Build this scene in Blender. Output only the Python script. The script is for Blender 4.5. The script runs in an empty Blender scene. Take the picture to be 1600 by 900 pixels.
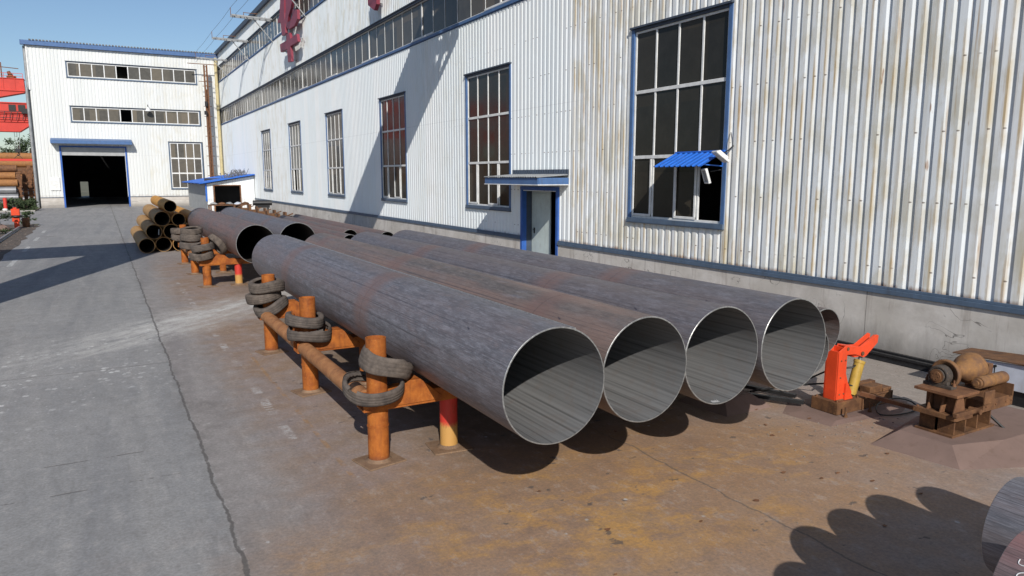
import bpy, math, random
from mathutils import Vector, Matrix, Euler
R = math.radians
random.seed(7)
S = bpy.context.scene
COL = S.collection

# ------------------------------------------------------------------ camera, sky, sun, exposure
CAM_H = 3.2
cd = bpy.data.cameras.new('camera'); cam = bpy.data.objects.new('camera', cd); COL.objects.link(cam)
S.camera = cam
cd.sensor_width = 36.0; cd.lens = 36.0 * 1130.0 / 1600.0
cd.clip_start = 0.05; cd.clip_end = 6000
cam.location = (0, 0, CAM_H)
cam.rotation_euler = (R(90 - 8.80), 0, R(-29.43))

SUN = Vector((-0.56, -1.45, 1.0)).normalized()
SUN_EL = math.asin(SUN.z); SUN_AZ = math.atan2(SUN.x, SUN.y)
w = bpy.data.worlds.new('World'); S.world = w; w.use_nodes = True
nt = w.node_tree; nt.nodes.clear()
sky = nt.nodes.new('ShaderNodeTexSky'); sky.sky_type = 'NISHITA'; sky.sun_disc = False
sky.sun_elevation = SUN_EL; sky.sun_rotation = SUN_AZ
sky.air_density = 1.0; sky.dust_density = 0.5; sky.ozone_density = 3.5; sky.altitude = 0
bg = nt.nodes.new('ShaderNodeBackground'); bg.inputs['Strength'].default_value = 0.10
wo = nt.nodes.new('ShaderNodeOutputWorld')
nt.links.new(sky.outputs[0], bg.inputs[0]); nt.links.new(bg.outputs[0], wo.inputs[0])
sl = bpy.data.lights.new('sun', 'SUN'); sl.energy = 4.5; sl.angle = R(0.5); sl.color = (1.0, 0.955, 0.89)
so = bpy.data.objects.new('sun', sl); COL.objects.link(so)
so.rotation_euler = (-SUN).to_track_quat('-Z', 'Y').to_euler()
S.view_settings.view_transform = 'Standard'; S.view_settings.look = 'None'
S.view_settings.exposure = 0.0; S.view_settings.gamma = 1.0
S.view_settings.use_curve_mapping = False

# ------------------------------------------------------------------ material helpers
class V:
    """a scalar socket with arithmetic"""
    def __init__(s, T, k): s.T = T; s.k = k
    def _m(s, op, b=None, c=None):
        return s.T.math(op, s, b, c)
    def __add__(s, b): return s._m('ADD', b)
    def __radd__(s, b): return s._m('ADD', b)
    def __sub__(s, b): return s._m('SUBTRACT', b)
    def __rsub__(s, b): return s.T.math('SUBTRACT', b, s)
    def __mul__(s, b): return s._m('MULTIPLY', b)
    def __rmul__(s, b): return s._m('MULTIPLY', b)
    def __truediv__(s, b): return s._m('DIVIDE', b)

class TB:
    def __init__(s, name):
        s.m = bpy.data.materials.new(name); s.m.use_nodes = True
        s.nt = s.m.node_tree; s.nt.nodes.clear()
        s._tc = None; s._geo = None; s._oi = None
    def node(s, t, **kw):
        n = s.nt.nodes.new(t)
        for k, v in kw.items(): setattr(n, k, v)
        return n
    def link(s, v, inp):
        if isinstance(v, V): s.nt.links.new(v.k, inp)
        elif isinstance(v, bpy.types.NodeSocket): s.nt.links.new(v, inp)
        elif v is not None:
            if isinstance(v, (tuple, list)) and len(v) == 3 and inp.type == 'RGBA': v = (*v, 1)
            inp.default_value = v
    def math(s, op, a, b=None, c=None, clamp=False):
        n = s.node('ShaderNodeMath', operation=op); n.use_clamp = clamp
        s.link(a, n.inputs[0])
        if b is not None: s.link(b, n.inputs[1])
        if c is not None: s.link(c, n.inputs[2])
        return V(s, n.outputs[0])
    def world(s):
        if not s._geo:
            g = s.node('ShaderNodeNewGeometry'); sp = s.node('ShaderNodeSeparateXYZ')
            s.nt.links.new(g.outputs['Position'], sp.inputs[0])
            s._geo = tuple(V(s, o) for o in sp.outputs)
        return s._geo
    def obj(s):
        if not s._tc:
            g = s.node('ShaderNodeTexCoord'); sp = s.node('ShaderNodeSeparateXYZ')
            s.nt.links.new(g.outputs['Object'], sp.inputs[0])
            s._tc = tuple(V(s, o) for o in sp.outputs)
        return s._tc
    def rnd(s):
        if not s._oi: s._oi = V(s, s.node('ShaderNodeObjectInfo').outputs['Random'])
        return s._oi
    def vec(s, x, y, z):
        n = s.node('ShaderNodeCombineXYZ')
        for i, v in enumerate((x, y, z)): s.link(v, n.inputs[i])
        return n.outputs[0]
    def noise(s, vec, scale=1.0, detail=4, rough=0.55, dist=0.0):
        n = s.node('ShaderNodeTexNoise'); s.link(vec, n.inputs['Vector'])
        n.inputs['Scale'].default_value = scale; n.inputs['Detail'].default_value = detail
        n.inputs['Roughness'].default_value = rough; n.inputs['Distortion'].default_value = dist
        return V(s, n.outputs['Fac'])
    def white(s, v):
        n = s.node('ShaderNodeTexWhiteNoise', noise_dimensions='1D'); s.link(v, n.inputs['W'])
        return V(s, n.outputs['Value'])
    def voro(s, vec, scale=1.0, out='Distance'):
        n = s.node('ShaderNodeTexVoronoi'); s.link(vec, n.inputs['Vector']); n.inputs['Scale'].default_value = scale
        return V(s, n.outputs[out])
    def rng(s, v, a, b, lo=0.0, hi=1.0, smooth=False):
        n = s.node('ShaderNodeMapRange'); n.clamp = True
        if smooth: n.interpolation_type = 'SMOOTHSTEP'
        s.link(v, n.inputs['Value'])
        n.inputs['From Min'].default_value = a; n.inputs['From Max'].default_value = b
        n.inputs['To Min'].default_value = lo; n.inputs['To Max'].default_value = hi
        return V(s, n.outputs['Result'])
    def mix(s, f, a, b, mode='MIX'):
        n = s.node('ShaderNodeMix', data_type='RGBA', blend_type=mode)
        s.link(f, n.inputs[0]); s.link(a, n.inputs[6]); s.link(b, n.inputs[7])
        return n.outputs[2]
    def out(s, col, rough=0.7, metal=0.0, bump=None, bstr=0.3, bdist=0.01, spec=None, ior=None):
        p = s.node('ShaderNodeBsdfPrincipled'); o = s.node('ShaderNodeOutputMaterial')
        s.link(col, p.inputs['Base Color']); s.link(rough, p.inputs['Roughness']); s.link(metal, p.inputs['Metallic'])
        if spec is not None: p.inputs['Specular IOR Level'].default_value = spec
        if ior: p.inputs['IOR'].default_value = ior
        if bump is not None:
            b = s.node('ShaderNodeBump'); b.inputs['Strength'].default_value = bstr; b.inputs['Distance'].default_value = bdist
            s.link(bump, b.inputs['Height']); s.nt.links.new(b.outputs[0], p.inputs['Normal'])
        s.nt.links.new(p.outputs[0], o.inputs[0])
        return s.m

def band(T, v, c, w, soft):
    """1 where |v-c|<w"""
    return T.rng(T.math('ABSOLUTE', v - c), w + soft, w)

def simple(name, col, rough=0.6, metal=0.0, var=0.25, scale=6.0, dirt=None):
    T = TB(name); x, y, z = T.world()
    n = T.noise(T.vec(x, y, z), scale, 5)
    c2 = tuple(v * (1 - var) for v in col)
    c = T.mix(T.rng(n, .35, .65), c2, col)
    if dirt:
        n2 = T.noise(T.vec(x + 7, y, z), scale * 2.7, 6, .65)
        c = T.mix(T.rng(n2, .52, .68, 0, .8), c, dirt)
    return T.out(c, rough, metal, bump=n, bstr=.12)

# ---- the ground
def m_ground():
    T = TB('yard concrete'); x, y, z = T.world()
    P = T.vec(x, y, 0)
    n1 = T.noise(P, .35, 5, .6); n2 = T.noise(P, 2.2, 6, .65); n3 = T.noise(P, 30, 4, .7)
    ns = T.noise(T.vec(x * 2.2, y * .16, 0), 1.0, 5, .6)            # wear along the driving direction
    road = T.mix(T.rng(n1, .35, .65), (.262, .264, .264), (.325, .322, .316))
    ns2 = T.noise(T.vec(x * 3.2 + y * .22 + n1 * 2.0, y * .10, 5), 1.0, 6, .65)
    road = T.mix(T.rng(ns, .42, .62, 0, .5), road, (.33, .325, .315))
    road = T.mix(T.rng(ns2, .50, .66, 0, .45), road, (.40, .39, .375))
    road = T.mix(T.rng(T.noise(T.vec(x * 2.0 - y * .1, y * .08, 12), 1.0, 4, .6), .50, .66, 0, .5), road, (.20, .205, .215))
    right = T.mix(T.rng(n1, .35, .7), (.30, .232, .202), (.37, .30, .265))
    right = T.mix(T.rng(n2, .48, .7, 0, .6), right, (.31, .262, .232))
    wob = (T.noise(P, 1.1, 3) - .5) * .9
    fr = T.rng(x + wob * .5, .95, 2.1)
    fr2 = T.rng(x, .80, .86, 0, .32)
    c = T.mix(T.math('MAXIMUM', fr * T.rng(y, 24, 46, 1, .15), fr2 * T.rng(y, 20, 40, 1, 0)), road, right)
    # strip next to the wall is plain dusty concrete
    c = T.mix(T.rng(x + wob, 9.0, 10.6, 0, .75), c, (.32, .285, .245))
    # orange rust washed off the racks and pipes
    dx = (x - 4.6) / 2.9; dy = (y - 5.5) / 1.6
    rr = T.math('SQRT', dx * dx + dy * dy) + (T.noise(P, 1.3, 5, .6) - .5) * 1.1
    st = T.noise(T.vec(x * 1.0 + y * .35, y * 1.5, 1), 1.5, 7, .7)
    c = T.mix(T.rng(rr, 1.7, .6, 0, .92, True), c, T.mix(T.rng(n2, .35, .65), (.285, .172, .105), (.39, .24, .14)))
    c = T.mix(T.rng(rr, 1.3, .4) * T.rng(st, .48, .62, 0, .85), c, (.56, .30, .075))
    rk = band(T, x, 3.9, 2.0, .8) * T.rng(y, 5.5, 7) * T.rng(y, 32, 28) * T.rng(n2 + n1, .85, 1.15)
    c = T.mix(rk * .6, c, (.30, .17, .075))
    rk2 = T.rng(T.noise(T.vec(x + 40, y, 0), .9, 6, .65), .40, .60) * T.rng(x, 2.5, 5) * T.rng(x, 9.8, 8.6) * T.rng(y, 11, 8)
    c = T.mix(rk2 * .55, c, (.36, .21, .11))
    und = T.rng(x, 2.9, 3.6) * T.rng(x, 8.2, 7.2) * T.rng(y, 6.6, 7.6) * T.rng(y, 33, 31)  # dark stain under the racks, also deepening the pipes' shade in the colour
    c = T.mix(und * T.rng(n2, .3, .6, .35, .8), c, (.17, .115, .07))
    # dark oily patches
    c = T.mix(T.rng(T.noise(T.vec(x + 11, y * .7, 3), .8, 6, .7), .58, .74, 0, .45), c, (.12, .105, .095))
    blot = T.rng(T.noise(T.vec(x, y * 1.3, 9), 5.5, 3, .5), .69, .73, 0, .75) * T.rng(x, 1.0, 2.6)
    c = T.mix(blot, c, (.085, .07, .065))
    # white dust spilled across the yard
    d = y - (17.0 + (x - 1.0) * .95) + (T.noise(P, .7, 3) - .5) * 2.2
    dust = T.rng(T.math('ABSOLUTE', d), 2.0, .3) * T.rng(x, -3.6, .6) * T.rng(x, 9, 4)
    fine = T.rng(T.noise(T.vec(x * .35 + y * .3, (y - x * .95) * 1.3, 1), 2.2, 7, .72), .36, .60)
    c = T.mix(dust * T.math('MAXIMUM', fine, T.rng(x, .8, 1.6, 0, .45)) * T.rng(x, -2.5, 1.2, .45, 1), c, (.62, .605, .57))
    c = T.mix(T.rng(T.noise(T.vec(x * 3, y * 9, 2), 1.0, 5, .8), .66, .70) * dust * .7, c, (.13, .125, .12))
    v = T.voro(T.vec(x, y * .75, 0), 5.5)
    spl = T.rng(v + (n3 - .5) * .2, .27, .14) * T.rng(T.noise(P, .8, 4), .42, .56) * T.rng(T.math('ABSOLUTE', d + 1.6), 3.6, 1.0) * T.rng(x, 1.4, .6)
    c = T.mix(spl * .75, c, (.78, .78, .76))
    v3 = T.voro(T.vec(x * 1.2, y, 9), 9.0)
    c = T.mix(T.rng(v3 + (n3 - .5) * .2, .22, .10) * T.rng(T.noise(P, 1.3, 4), .48, .6) * T.rng(T.math('ABSOLUTE', d + 2.0), 4.5, 1.0) * T.rng(x, 1.0, .4) * .8, c, (.66, .66, .64))
    v2 = T.voro(T.vec(x, y, 5), 3.1)
    spk = T.rng(v2 + (n3 - .5) * .10, .085, .04) * T.rng(T.noise(T.vec(x, y, 8), .5, 3), .5, .6)
    c = T.mix(spk * .75, c, (.55, .54, .52))
    # slab joints and the long crack
    wz = (T.noise(T.vec(x, y, 0), 3.5, 5, .7) - .5)
    wl = (T.noise(T.vec(0, y, 0), .6, 3) - .5)
    xc = x + wz * .10 + wl * .12
    wid = T.rng(T.noise(T.vec(0, y, 2), 1.3, 4, .7), .35, .7, .002, .020)
    crack = T.rng(T.math('ABSOLUTE', xc - .82) - wid, .012, .0)
    for yy, x0, x1 in ((13.6, -9, .8), (19.5, .8, 12), (31.2, -9, 12), (44.0, -9, 12), (58, -9, 12), (3.4, -9, .8), (9.2, -9, .2), (8.3, -2.0, .7)):
        yw = y + wz * .05
        f = T.rng(T.math('ABSOLUTE', yw - yy), .022, .006) * T.rng(x, x0, x0 + .05) * T.rng(x, x1 + .02, x1)
        if yy in (9.2, 8.3): f = f * T.rng(T.noise(T.vec(x, yy, 0), 2.2, 4, .7), .5, .55)
        crack = T.math('MAXIMUM', crack, f * .75)
    xd = x - (5.3 + wl * .3) + wz * .12
    crack = T.math('MAXIMUM', crack, T.rng(T.math('ABSOLUTE', xd), .018, .004) * T.rng(y, 7.5, 6.5) * .8)
    c = T.mix(crack * .8, c, (.085, .078, .072))
    c = T.mix(T.rng(T.math('ABSOLUTE', xc - .84), .22, .03, 0, .28) * T.rng(n2, .4, .6), c, (.13, .12, .11))
    # faded white marks and a thin yellow line
    chip = T.rng(T.noise(T.vec(x, y, 4), 4.5, 6, .8), .44, .52)
    wm = band(T, x + (n2 - .5) * .12, 1.83, .045, .03) * T.rng(T.noise(T.vec(0, y, 6), 1.5, 3, .6), .50, .53) * T.rng(y, 8.4, 8.6) * T.rng(y, 25, 24) * chip
    c = T.mix(wm * T.rng(n2, .42, .55) * .7, c, (.60, .59, .575))
    dash = T.math('LESS_THAN', T.math('FRACT', (y - 1.2) / 6.0), .42)
    wm2 = band(T, x, -3.05, .075, .01) * dash * T.rng(y, 24, 26) * T.rng(y, 52, 50) * T.rng(T.noise(T.vec(x, y, 7), 5, 5, .7), .42, .5)
    c = T.mix(wm2 * .85, c, (.62, .62, .60))
    ym = band(T, x, 2.14, .022, .012) * T.rng(y, 6.8, 7.0) * T.rng(y, 14, 13) * T.rng(T.noise(T.vec(x, y, 2), 3.5, 5, .7), .45, .56)
    c = T.mix(ym * .5, c, (.40, .21, .06))
    # fine grit
    gv = T.voro(T.vec(x, y, 2), 26)
    c = T.mix(T.rng(gv + (n3 - .5) * .2, .10, .05, 0, .6) * T.rng(n2, .48, .62), c, (.09, .075, .065))
    gw = T.voro(T.vec(x, y, 7), 19)
    c = T.mix(T.rng(gw + (n3 - .5) * .2, .10, .05, 0, .6) * T.rng(n1, .42, .62), c, (.50, .45, .40))
    c = T.mix(T.rng(n3, .36, .64, 0, .75), c, T.mix(.5, c, (.10, .092, .085)), 'MIX')
    n4 = T.noise(T.vec(x * 1.0, y * .6, 31), 7.0, 7, .78)
    c = T.mix(T.rng(n4, .50, .66, 0, .25), c, (.105, .095, .085))
    c = T.mix(T.rng(n4, .46, .34, 0, .32), c, (.46, .43, .40))
    c = T.mix(T.rng(n2, .35, .75, 0, .15), c, (.12, .115, .11))
    h = n2 * .5 + n3 * .35 - crack * 1.2
    return T.out(c, T.rng(n2, .3, .7, .72, .92), 0, bump=h, bstr=.35, bdist=.012, spec=.3)

def m_soil():
    T = TB('soil'); x, y, z = T.world(); P = T.vec(x, y, 0)
    n = T.noise(P, 3.0, 6, .7); n2 = T.noise(P, 18, 4, .7)
    c = T.mix(T.rng(n, .35, .65), (.05, .042, .036), (.15, .115, .09))
    c = T.mix(T.rng(n2, .6, .7, 0, .7), c, (.30, .27, .23))
    return T.out(c, .95, 0, bump=n2, bstr=.6, bdist=.03)

def m_far():
    T = TB('far ground'); x, y, z = T.world(); P = T.vec(x, y, 0)
    n = T.noise(P, .12, 6, .65); n2 = T.noise(P, 3, 4, .7)
    c = T.mix(T.rng(n, .35, .65), (.10, .10, .055), (.20, .175, .12))
    c = T.mix(T.rng(n2, .4, .7, 0, .6), c, (.06, .075, .03))
    return T.out(c, .95, 0, bump=n2, bstr=.5, bdist=.05)

# ---- corrugated sheet
def m_sheet():
    T = TB('white corrugated sheet'); x, y, z = T.world()
    u = x + y                                                   # runs along whichever wall the sheet is on
    panel = T.white(T.math('FLOOR', u / .94))
    sec = T.white(T.math('FLOOR', (u + 1.0) / 6.2) + 3.3)
    near = T.rng(y, 18.2, 18.1)                                 # the dirtier older sheets nearest the camera
    base = T.mix(T.rng(panel, 0, 1), (.77, .825, .845), (.84, .865, .87))
    base = T.mix(T.rng(y, 86.9, 87.0), base, T.mix(panel, (.63, .645, .63), (.70, .71, .695)))
    base = T.mix(near, base, T.mix(panel, (.79, .825, .84), (.85, .87, .875)))
    # smears running down the sheet
    st = T.noise(T.vec(u * 5.5, z * .22, 0), 1.0, 5, .6)
    st2 = T.noise(T.vec(u * 1.3, z * .5, 4), 1.0, 5, .65)
    up = T.rng(z, 10.3, 10.4) * T.rng(y, 24, 34) * T.rng(y, 60, 44)
    amt = T.math('MAXIMUM', T.rng(sec, .45, 1.0, .05, .6), near * .95)
    amt = T.math('MAXIMUM', amt, up * .75)
    amt = amt * T.rng(y, 90, 84, 0.35, 1)
    s = T.rng(st, .44, .66) * T.rng(st2, .40, .60)
    c = T.mix(s * amt * .85, base, (.55, .49, .34))
    g = T.rng(T.noise(T.vec(u * 9, z * .12, 8), 1.0, 4, .6), .48, .66)
    c = T.mix(g * near * .38, c, (.56, .55, .52))
    pt = T.rng(T.noise(T.vec(u * 1.7, z * .9, 15), 1.0, 5, .6), .50, .62)
    c = T.mix(pt * amt * .45, c, (.50, .45, .31))
    fu2 = T.math('ABSOLUTE', T.math('FRACT', u / .235) - .42)
    c = T.mix(T.rng(fu2, .14, .05) * T.rng(T.noise(T.vec(u * 2.1, z * .55, 30), 1.0, 5, .65), .45, .62) * (near * .75 + .12), c, (.55, .40, .20))
    st3 = T.noise(T.vec(u * 14, z * .28, 44), 1.0, 5, .65)
    c = T.mix(T.rng(st3, .60, .70, 0, .75) * near, c, (.40, .25, .12))
    # rust spots with a drip below, few
    drip = T.noise(T.vec(u * 11, z * 1.1, 20), 1.0, 3, .5)
    c = T.mix(T.rng(drip, .70, .735, 0, .85) * (near * .8 + .12), c, (.27, .12, .045))
    # rusted bottom edge
    edge = T.rng(z + T.noise(T.vec(u * 7, 0, 0), 1.0, 3) * .22, 1.41, 1.31)
    c = T.mix(edge * T.rng(T.noise(T.vec(u * 3, z, 3), 1.0, 4), .40, .52) * T.rng(y, 26, 15, .2, 1), c, (.20, .085, .035))
    # rows of screws
    fz = T.math('FRACT', (z + .2) / 1.18) - .5; fu = T.math('FRACT', (u + .035) / .235) - .5
    dist = T.math('SQRT', fz * fz * (1.18 * 1.18) + fu * fu * (.235 * .235))
    c = T.mix(T.rng(dist, .018, .010, 0, .8) * T.rng(y, 30, 20, 0, 1) * T.rng(T.white(T.math('FLOOR', (u + .06) / .235) + T.math('FLOOR', (z + .2) / 1.18) * 31.7),   .45, .7, 0, 1), c, (.085, .055, .04))
    # horizontal sheet lap
    lap = band(T, z, 5.35, .010, .006)
    c = T.mix(lap * T.rng(y, 17, 18.5, 0, .18), c, (.25, .26, .27))
    return T.out(c, T.rng(st2, .3, .7, .42, .62), 0, spec=.4)

def m_plinth():
    T = TB('plinth render'); x, y, z = T.world(); P = T.vec(x, y, z)
    n = T.noise(P, 1.1, 6, .62); n2 = T.noise(P, 9, 5, .7)
    c = T.mix(T.rng(n, .35, .65), (.52, .485, .435), (.66, .625, .58))
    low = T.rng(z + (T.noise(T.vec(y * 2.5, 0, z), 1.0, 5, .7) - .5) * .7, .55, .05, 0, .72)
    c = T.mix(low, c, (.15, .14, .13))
    c = T.mix(T.rng(T.noise(T.vec(y * .9, 0, z * 1.4), 1.0, 6, .7), .50, .66, 0, .35), c, (.30, .27, .235))
    c = T.mix(T.rng(T.noise(T.vec(y * 4, z * .4, 1), 1.0, 5, .7), .56, .72, 0, .5), c, (.20, .155, .125))
    c = T.mix(T.rng(n2, .55, .75, 0, .4), c, (.45, .43, .40))
    cr = T.rng(T.math('ABSOLUTE', T.math('FRACT', (y + 1.2) / 6.3) - .5) * 6.3 + n2 * .02, .022, .012)
    c = T.mix(cr * .8, c, (.13, .12, .11))
    fl = T.rng(T.math('ABSOLUTE', T.noise(T.vec(y * 1.2, z * 1.6, 9), 1.0, 3, .5, 1.5) - .5), .007, .002) * T.rng(T.noise(P, .8, 2), .52, .58)
    c = T.mix(fl * .8, c, (.12, .11, .10))
    return T.out(c, .9, 0, bump=n2, bstr=.35, bdist=.01, spec=.25)

# ---- steel pipes.  local Y is the axis
def m_pipe(name, blue=(.198, .196, .218), red=(.195, .150, .142), redamt=.4, off=0.0):
    T = TB(name); x, y, z = T.obj(); r = T.rnd()
    ang = T.math('ARCTAN2', z, x)
    s1 = T.noise(T.vec(ang * 7.0, y * 2.0 + r * 40, 0), 1.0, 8, .78)
    s2 = T.noise(T.vec(ang * 24.0, y * 6.0, r * 17), 1.0, 5, .7)
    big = T.noise(T.vec(ang * 1.4, y * .22 + r * 9, 2), 1.0, 4, .6)
    c = T.mix(T.rng(s1, .38, .62), tuple(v * .58 for v in blue), blue)
    c = T.mix(T.rng(s2, .50, .70, 0, .55), c, tuple(v * 1.75 for v in blue))
    fl = T.noise(T.vec(ang * 30, y * 5, 3), 1.0, 4, .7)
    c = T.mix(T.rng(fl, .58, .70, 0, .45), c, tuple(v * 2.1 for v in blue))
    mt = T.noise(T.vec(ang * 9, y * 4, 8), 1.0, 8, .8)
    c = T.mix(T.rng(mt, .38, .54, .6, 0), c, tuple(v * .42 for v in blue))
    c = T.mix(T.rng(T.noise(T.vec(ang * 5, y * 1.6, 21), 1.0, 5, .7), .56, .66, 0, .5), c, (.27, .27, .31))
    c = T.mix(T.rng(big + r * .06, .42, .62, 0, redamt * 1.7), c, red)
    patch = T.noise(T.vec(ang * 2.6, y * 1.6, 40), 1.0, 8, .75)
    c = T.mix(T.rng(patch, .53, .62, 0, .42), c, red)
    c = T.mix(T.rng(patch, .46, .36, 0, .4), c, tuple(v * 1.35 for v in blue))
    # thin lines along the pipe left by the rolls
    ln = T.noise(T.vec(ang * 44, y * .10, 6), 1.0, 3, .6)
    c = T.mix(T.rng(ln, .57, .60, 0, .7) * T.rng(s1, .3, .6, .5, 1), c, (.045, .042, .048))
    ln2 = T.noise(T.vec(ang * 60, y * 6.0, 16), 1.0, 4, .7)
    c = T.mix(T.rng(ln2, .56, .64, 0, .4), c, tuple(v * .38 for v in blue))
    c = T.mix(T.rng(ln2, .43, .36, 0, .3), c, tuple(v * 1.9 for v in blue))
    # reddish heat bands at the girth welds
    wy = y + (s1 - .5) * .12
    f = T.math('FRACT', (wy + off) / 4.55)
    bd = T.rng(T.math('ABSOLUTE', f - .5), .085, .03) * T.rng(s2, .3, .6, .35, 1)
    c = T.mix(bd * .75, c, (.20, .125, .108))
    c = T.mix(T.rng(T.math('ABSOLUTE', f - .5), .0032, .0016, 0, .35), c, (.07, .05, .045))
    # odd dark spots and pale scuffs
    sp = T.noise(T.vec(ang * 4.5, y * 2.2, 11), 1.0, 3, .5)
    c = T.mix(T.rng(sp, .735, .76, 0, .85), c, (.028, .028, .045))
    c = T.mix(T.rng(T.noise(T.vec(ang * 7, y * 8, 14), 1.0, 5, .8), .66, .74, 0, .55), c, (.48, .48, .49))
    h = s2 * .6 + fl * .4
    return T.out(c, T.rng(s1, .3, .7, .42, .68), .25, bump=h, bstr=.18, bdist=.006, spec=.5)

def m_pipe_in(name, base=(.18, .18, .18)):
    T = TB(name); x, y, z = T.obj(); r = T.rnd()
    ang = T.math('ARCTAN2', z, x)
    st = T.noise(T.vec(ang * 15, y * .10, r * 31), 1.0, 3, .55)
    c = T.mix(T.rng(st, .35, .6), tuple(v * .68 for v in base), base)
    rg = T.math('ABSOLUTE', T.math('FRACT', ang * 4.1 + r) - .5)
    c = T.mix(T.rng(rg, .12, .03, 0, .75) * T.rng(T.noise(T.vec(ang * 3, y * .4, 3), 1.0, 3, .6), .40, .55), c, tuple(v * .38 for v in base))
    n = T.noise(T.vec(x, y, z), 5, 6, .7)
    c = T.mix(T.rng(n, .5, .75, 0, .4), c, (.15, .105, .08))
    c = T.mix(T.rng(T.noise(T.vec(ang * 9, y * 7, 5), 1.0, 5, .8), .66, .74, 0, .5), c, (.4, .4, .38))
    return T.out(c, .6, .1, bump=n, bstr=.1, spec=.4)

def m_rust(name, a=(.24, .062, .012), b=(.43, .135, .022), d=(.075, .026, .012), lowdark=True):
    T = TB(name); x, y, z = T.world(); P = T.vec(x, y, z)
    n = T.noise(P, 5, 6, .65); n2 = T.noise(T.vec(x * 22, y * 22, z * 3.2), 1.0, 5, .7); n3 = T.noise(P, 40, 4, .7)
    c = T.mix(T.rng(n, .35, .65), a, b)
    c = T.mix(T.rng(n2, .50, .72, 0, .4), c, d)
    c = T.mix(T.rng(T.noise(T.vec(x, y + 5, z), 2.6, 6, .7), .55, .72, 0, .7), c, d)
    c = T.mix(T.rng(n3, .6, .75, 0, .5), c, (.45, .25, .10))
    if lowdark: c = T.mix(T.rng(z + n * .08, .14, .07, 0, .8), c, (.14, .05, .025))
    return T.out(c, T.rng(n, .3, .7, .6, .9), 0, bump=n3 * .5 + n * .5, bstr=.4, bdist=.006, spec=.3)

def m_leg_paint():
    T = TB('red and yellow paint'); x, y, z = T.world(); P = T.vec(x, y, z)
    n = T.noise(P, 9, 5, .65); n3 = T.noise(T.vec(x * 20, y * 20, z * 5), 1.0, 5, .7)
    c = T.mix(T.rng(z + (n - .5) * .12, .34, .28), (.52, .035, .022), (.50, .27, .075))
    c = T.mix(T.rng(n3, .58, .7, 0, .7), c, (.16, .06, .03))
    return T.out(c, .6, 0, bump=n3, bstr=.2, bdist=.004)

def m_rubber():
    T = TB('dusty tyre rubber'); x, y, z = T.obj()
    P = T.vec(x, y, z); n = T.noise(P, 7, 6, .7); n2 = T.noise(P, 45, 3, .6)
    c = T.mix(T.rng(n, .35, .65), (.062, .050, .042), (.150, .120, .098))
    c = T.mix(T.rng(n2, .6, .72, 0, .5), c, (.05, .045, .042))
    c = T.mix(T.rng(T.rnd(), 0, 1, 0, .35), c, (.075, .07, .07))
    return T.out(c, .85, 0, bump=n2 + n, bstr=.35, bdist=.006, spec=.25)

def m_paint(name, col, rough=.5, wear=(.10, .05, .03), amt=.4, sc=4.0):
    T = TB(name); x, y, z = T.world(); P = T.vec(x, y, z)
    n = T.noise(P, sc, 5, .65); n2 = T.noise(T.vec(x * 9, y * 9, z * 1.5), 1.0, 5, .7); n3 = T.noise(P, sc * 7, 4, .7)
    c = T.mix(T.rng(n, .35, .65), tuple(v * .8 for v in col), col)
    c = T.mix(T.rng(n2, .56, .74, 0, amt), c, wear)
    c = T.mix(T.rng(n3, .66, .72, 0, amt), c, wear)
    return T.out(c, rough, 0, bump=n3, bstr=.15, bdist=.003, spec=.4)

def m_glass(name, col=(.026, .024, .020)):
    T = TB(name); x, y, z = T.world()
    n = T.noise(T.vec(x * .9, y * .9, z * .7), 1.0, 2)
    pane = T.white(T.math('FLOOR', (x + y) / .86) + T.math('FLOOR', z / 1.65) * 7.1)
    d = T.noise(T.vec(x, y, z), 2.5, 5, .7)
    c = T.mix(T.rng(d, .4, .8, 0, .5), col, tuple(v * 2.0 for v in col))
    c = T.mix(T.rng(pane, .55, 1.0, 0, .6), c, (col[0] * 2.6, col[1] * 2.3, col[2] * 1.9))
    return T.out(c, T.rng(pane, 0, 1, .10, .26), 0, bump=n, bstr=.06, bdist=.05, spec=.5, ior=1.28)

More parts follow.
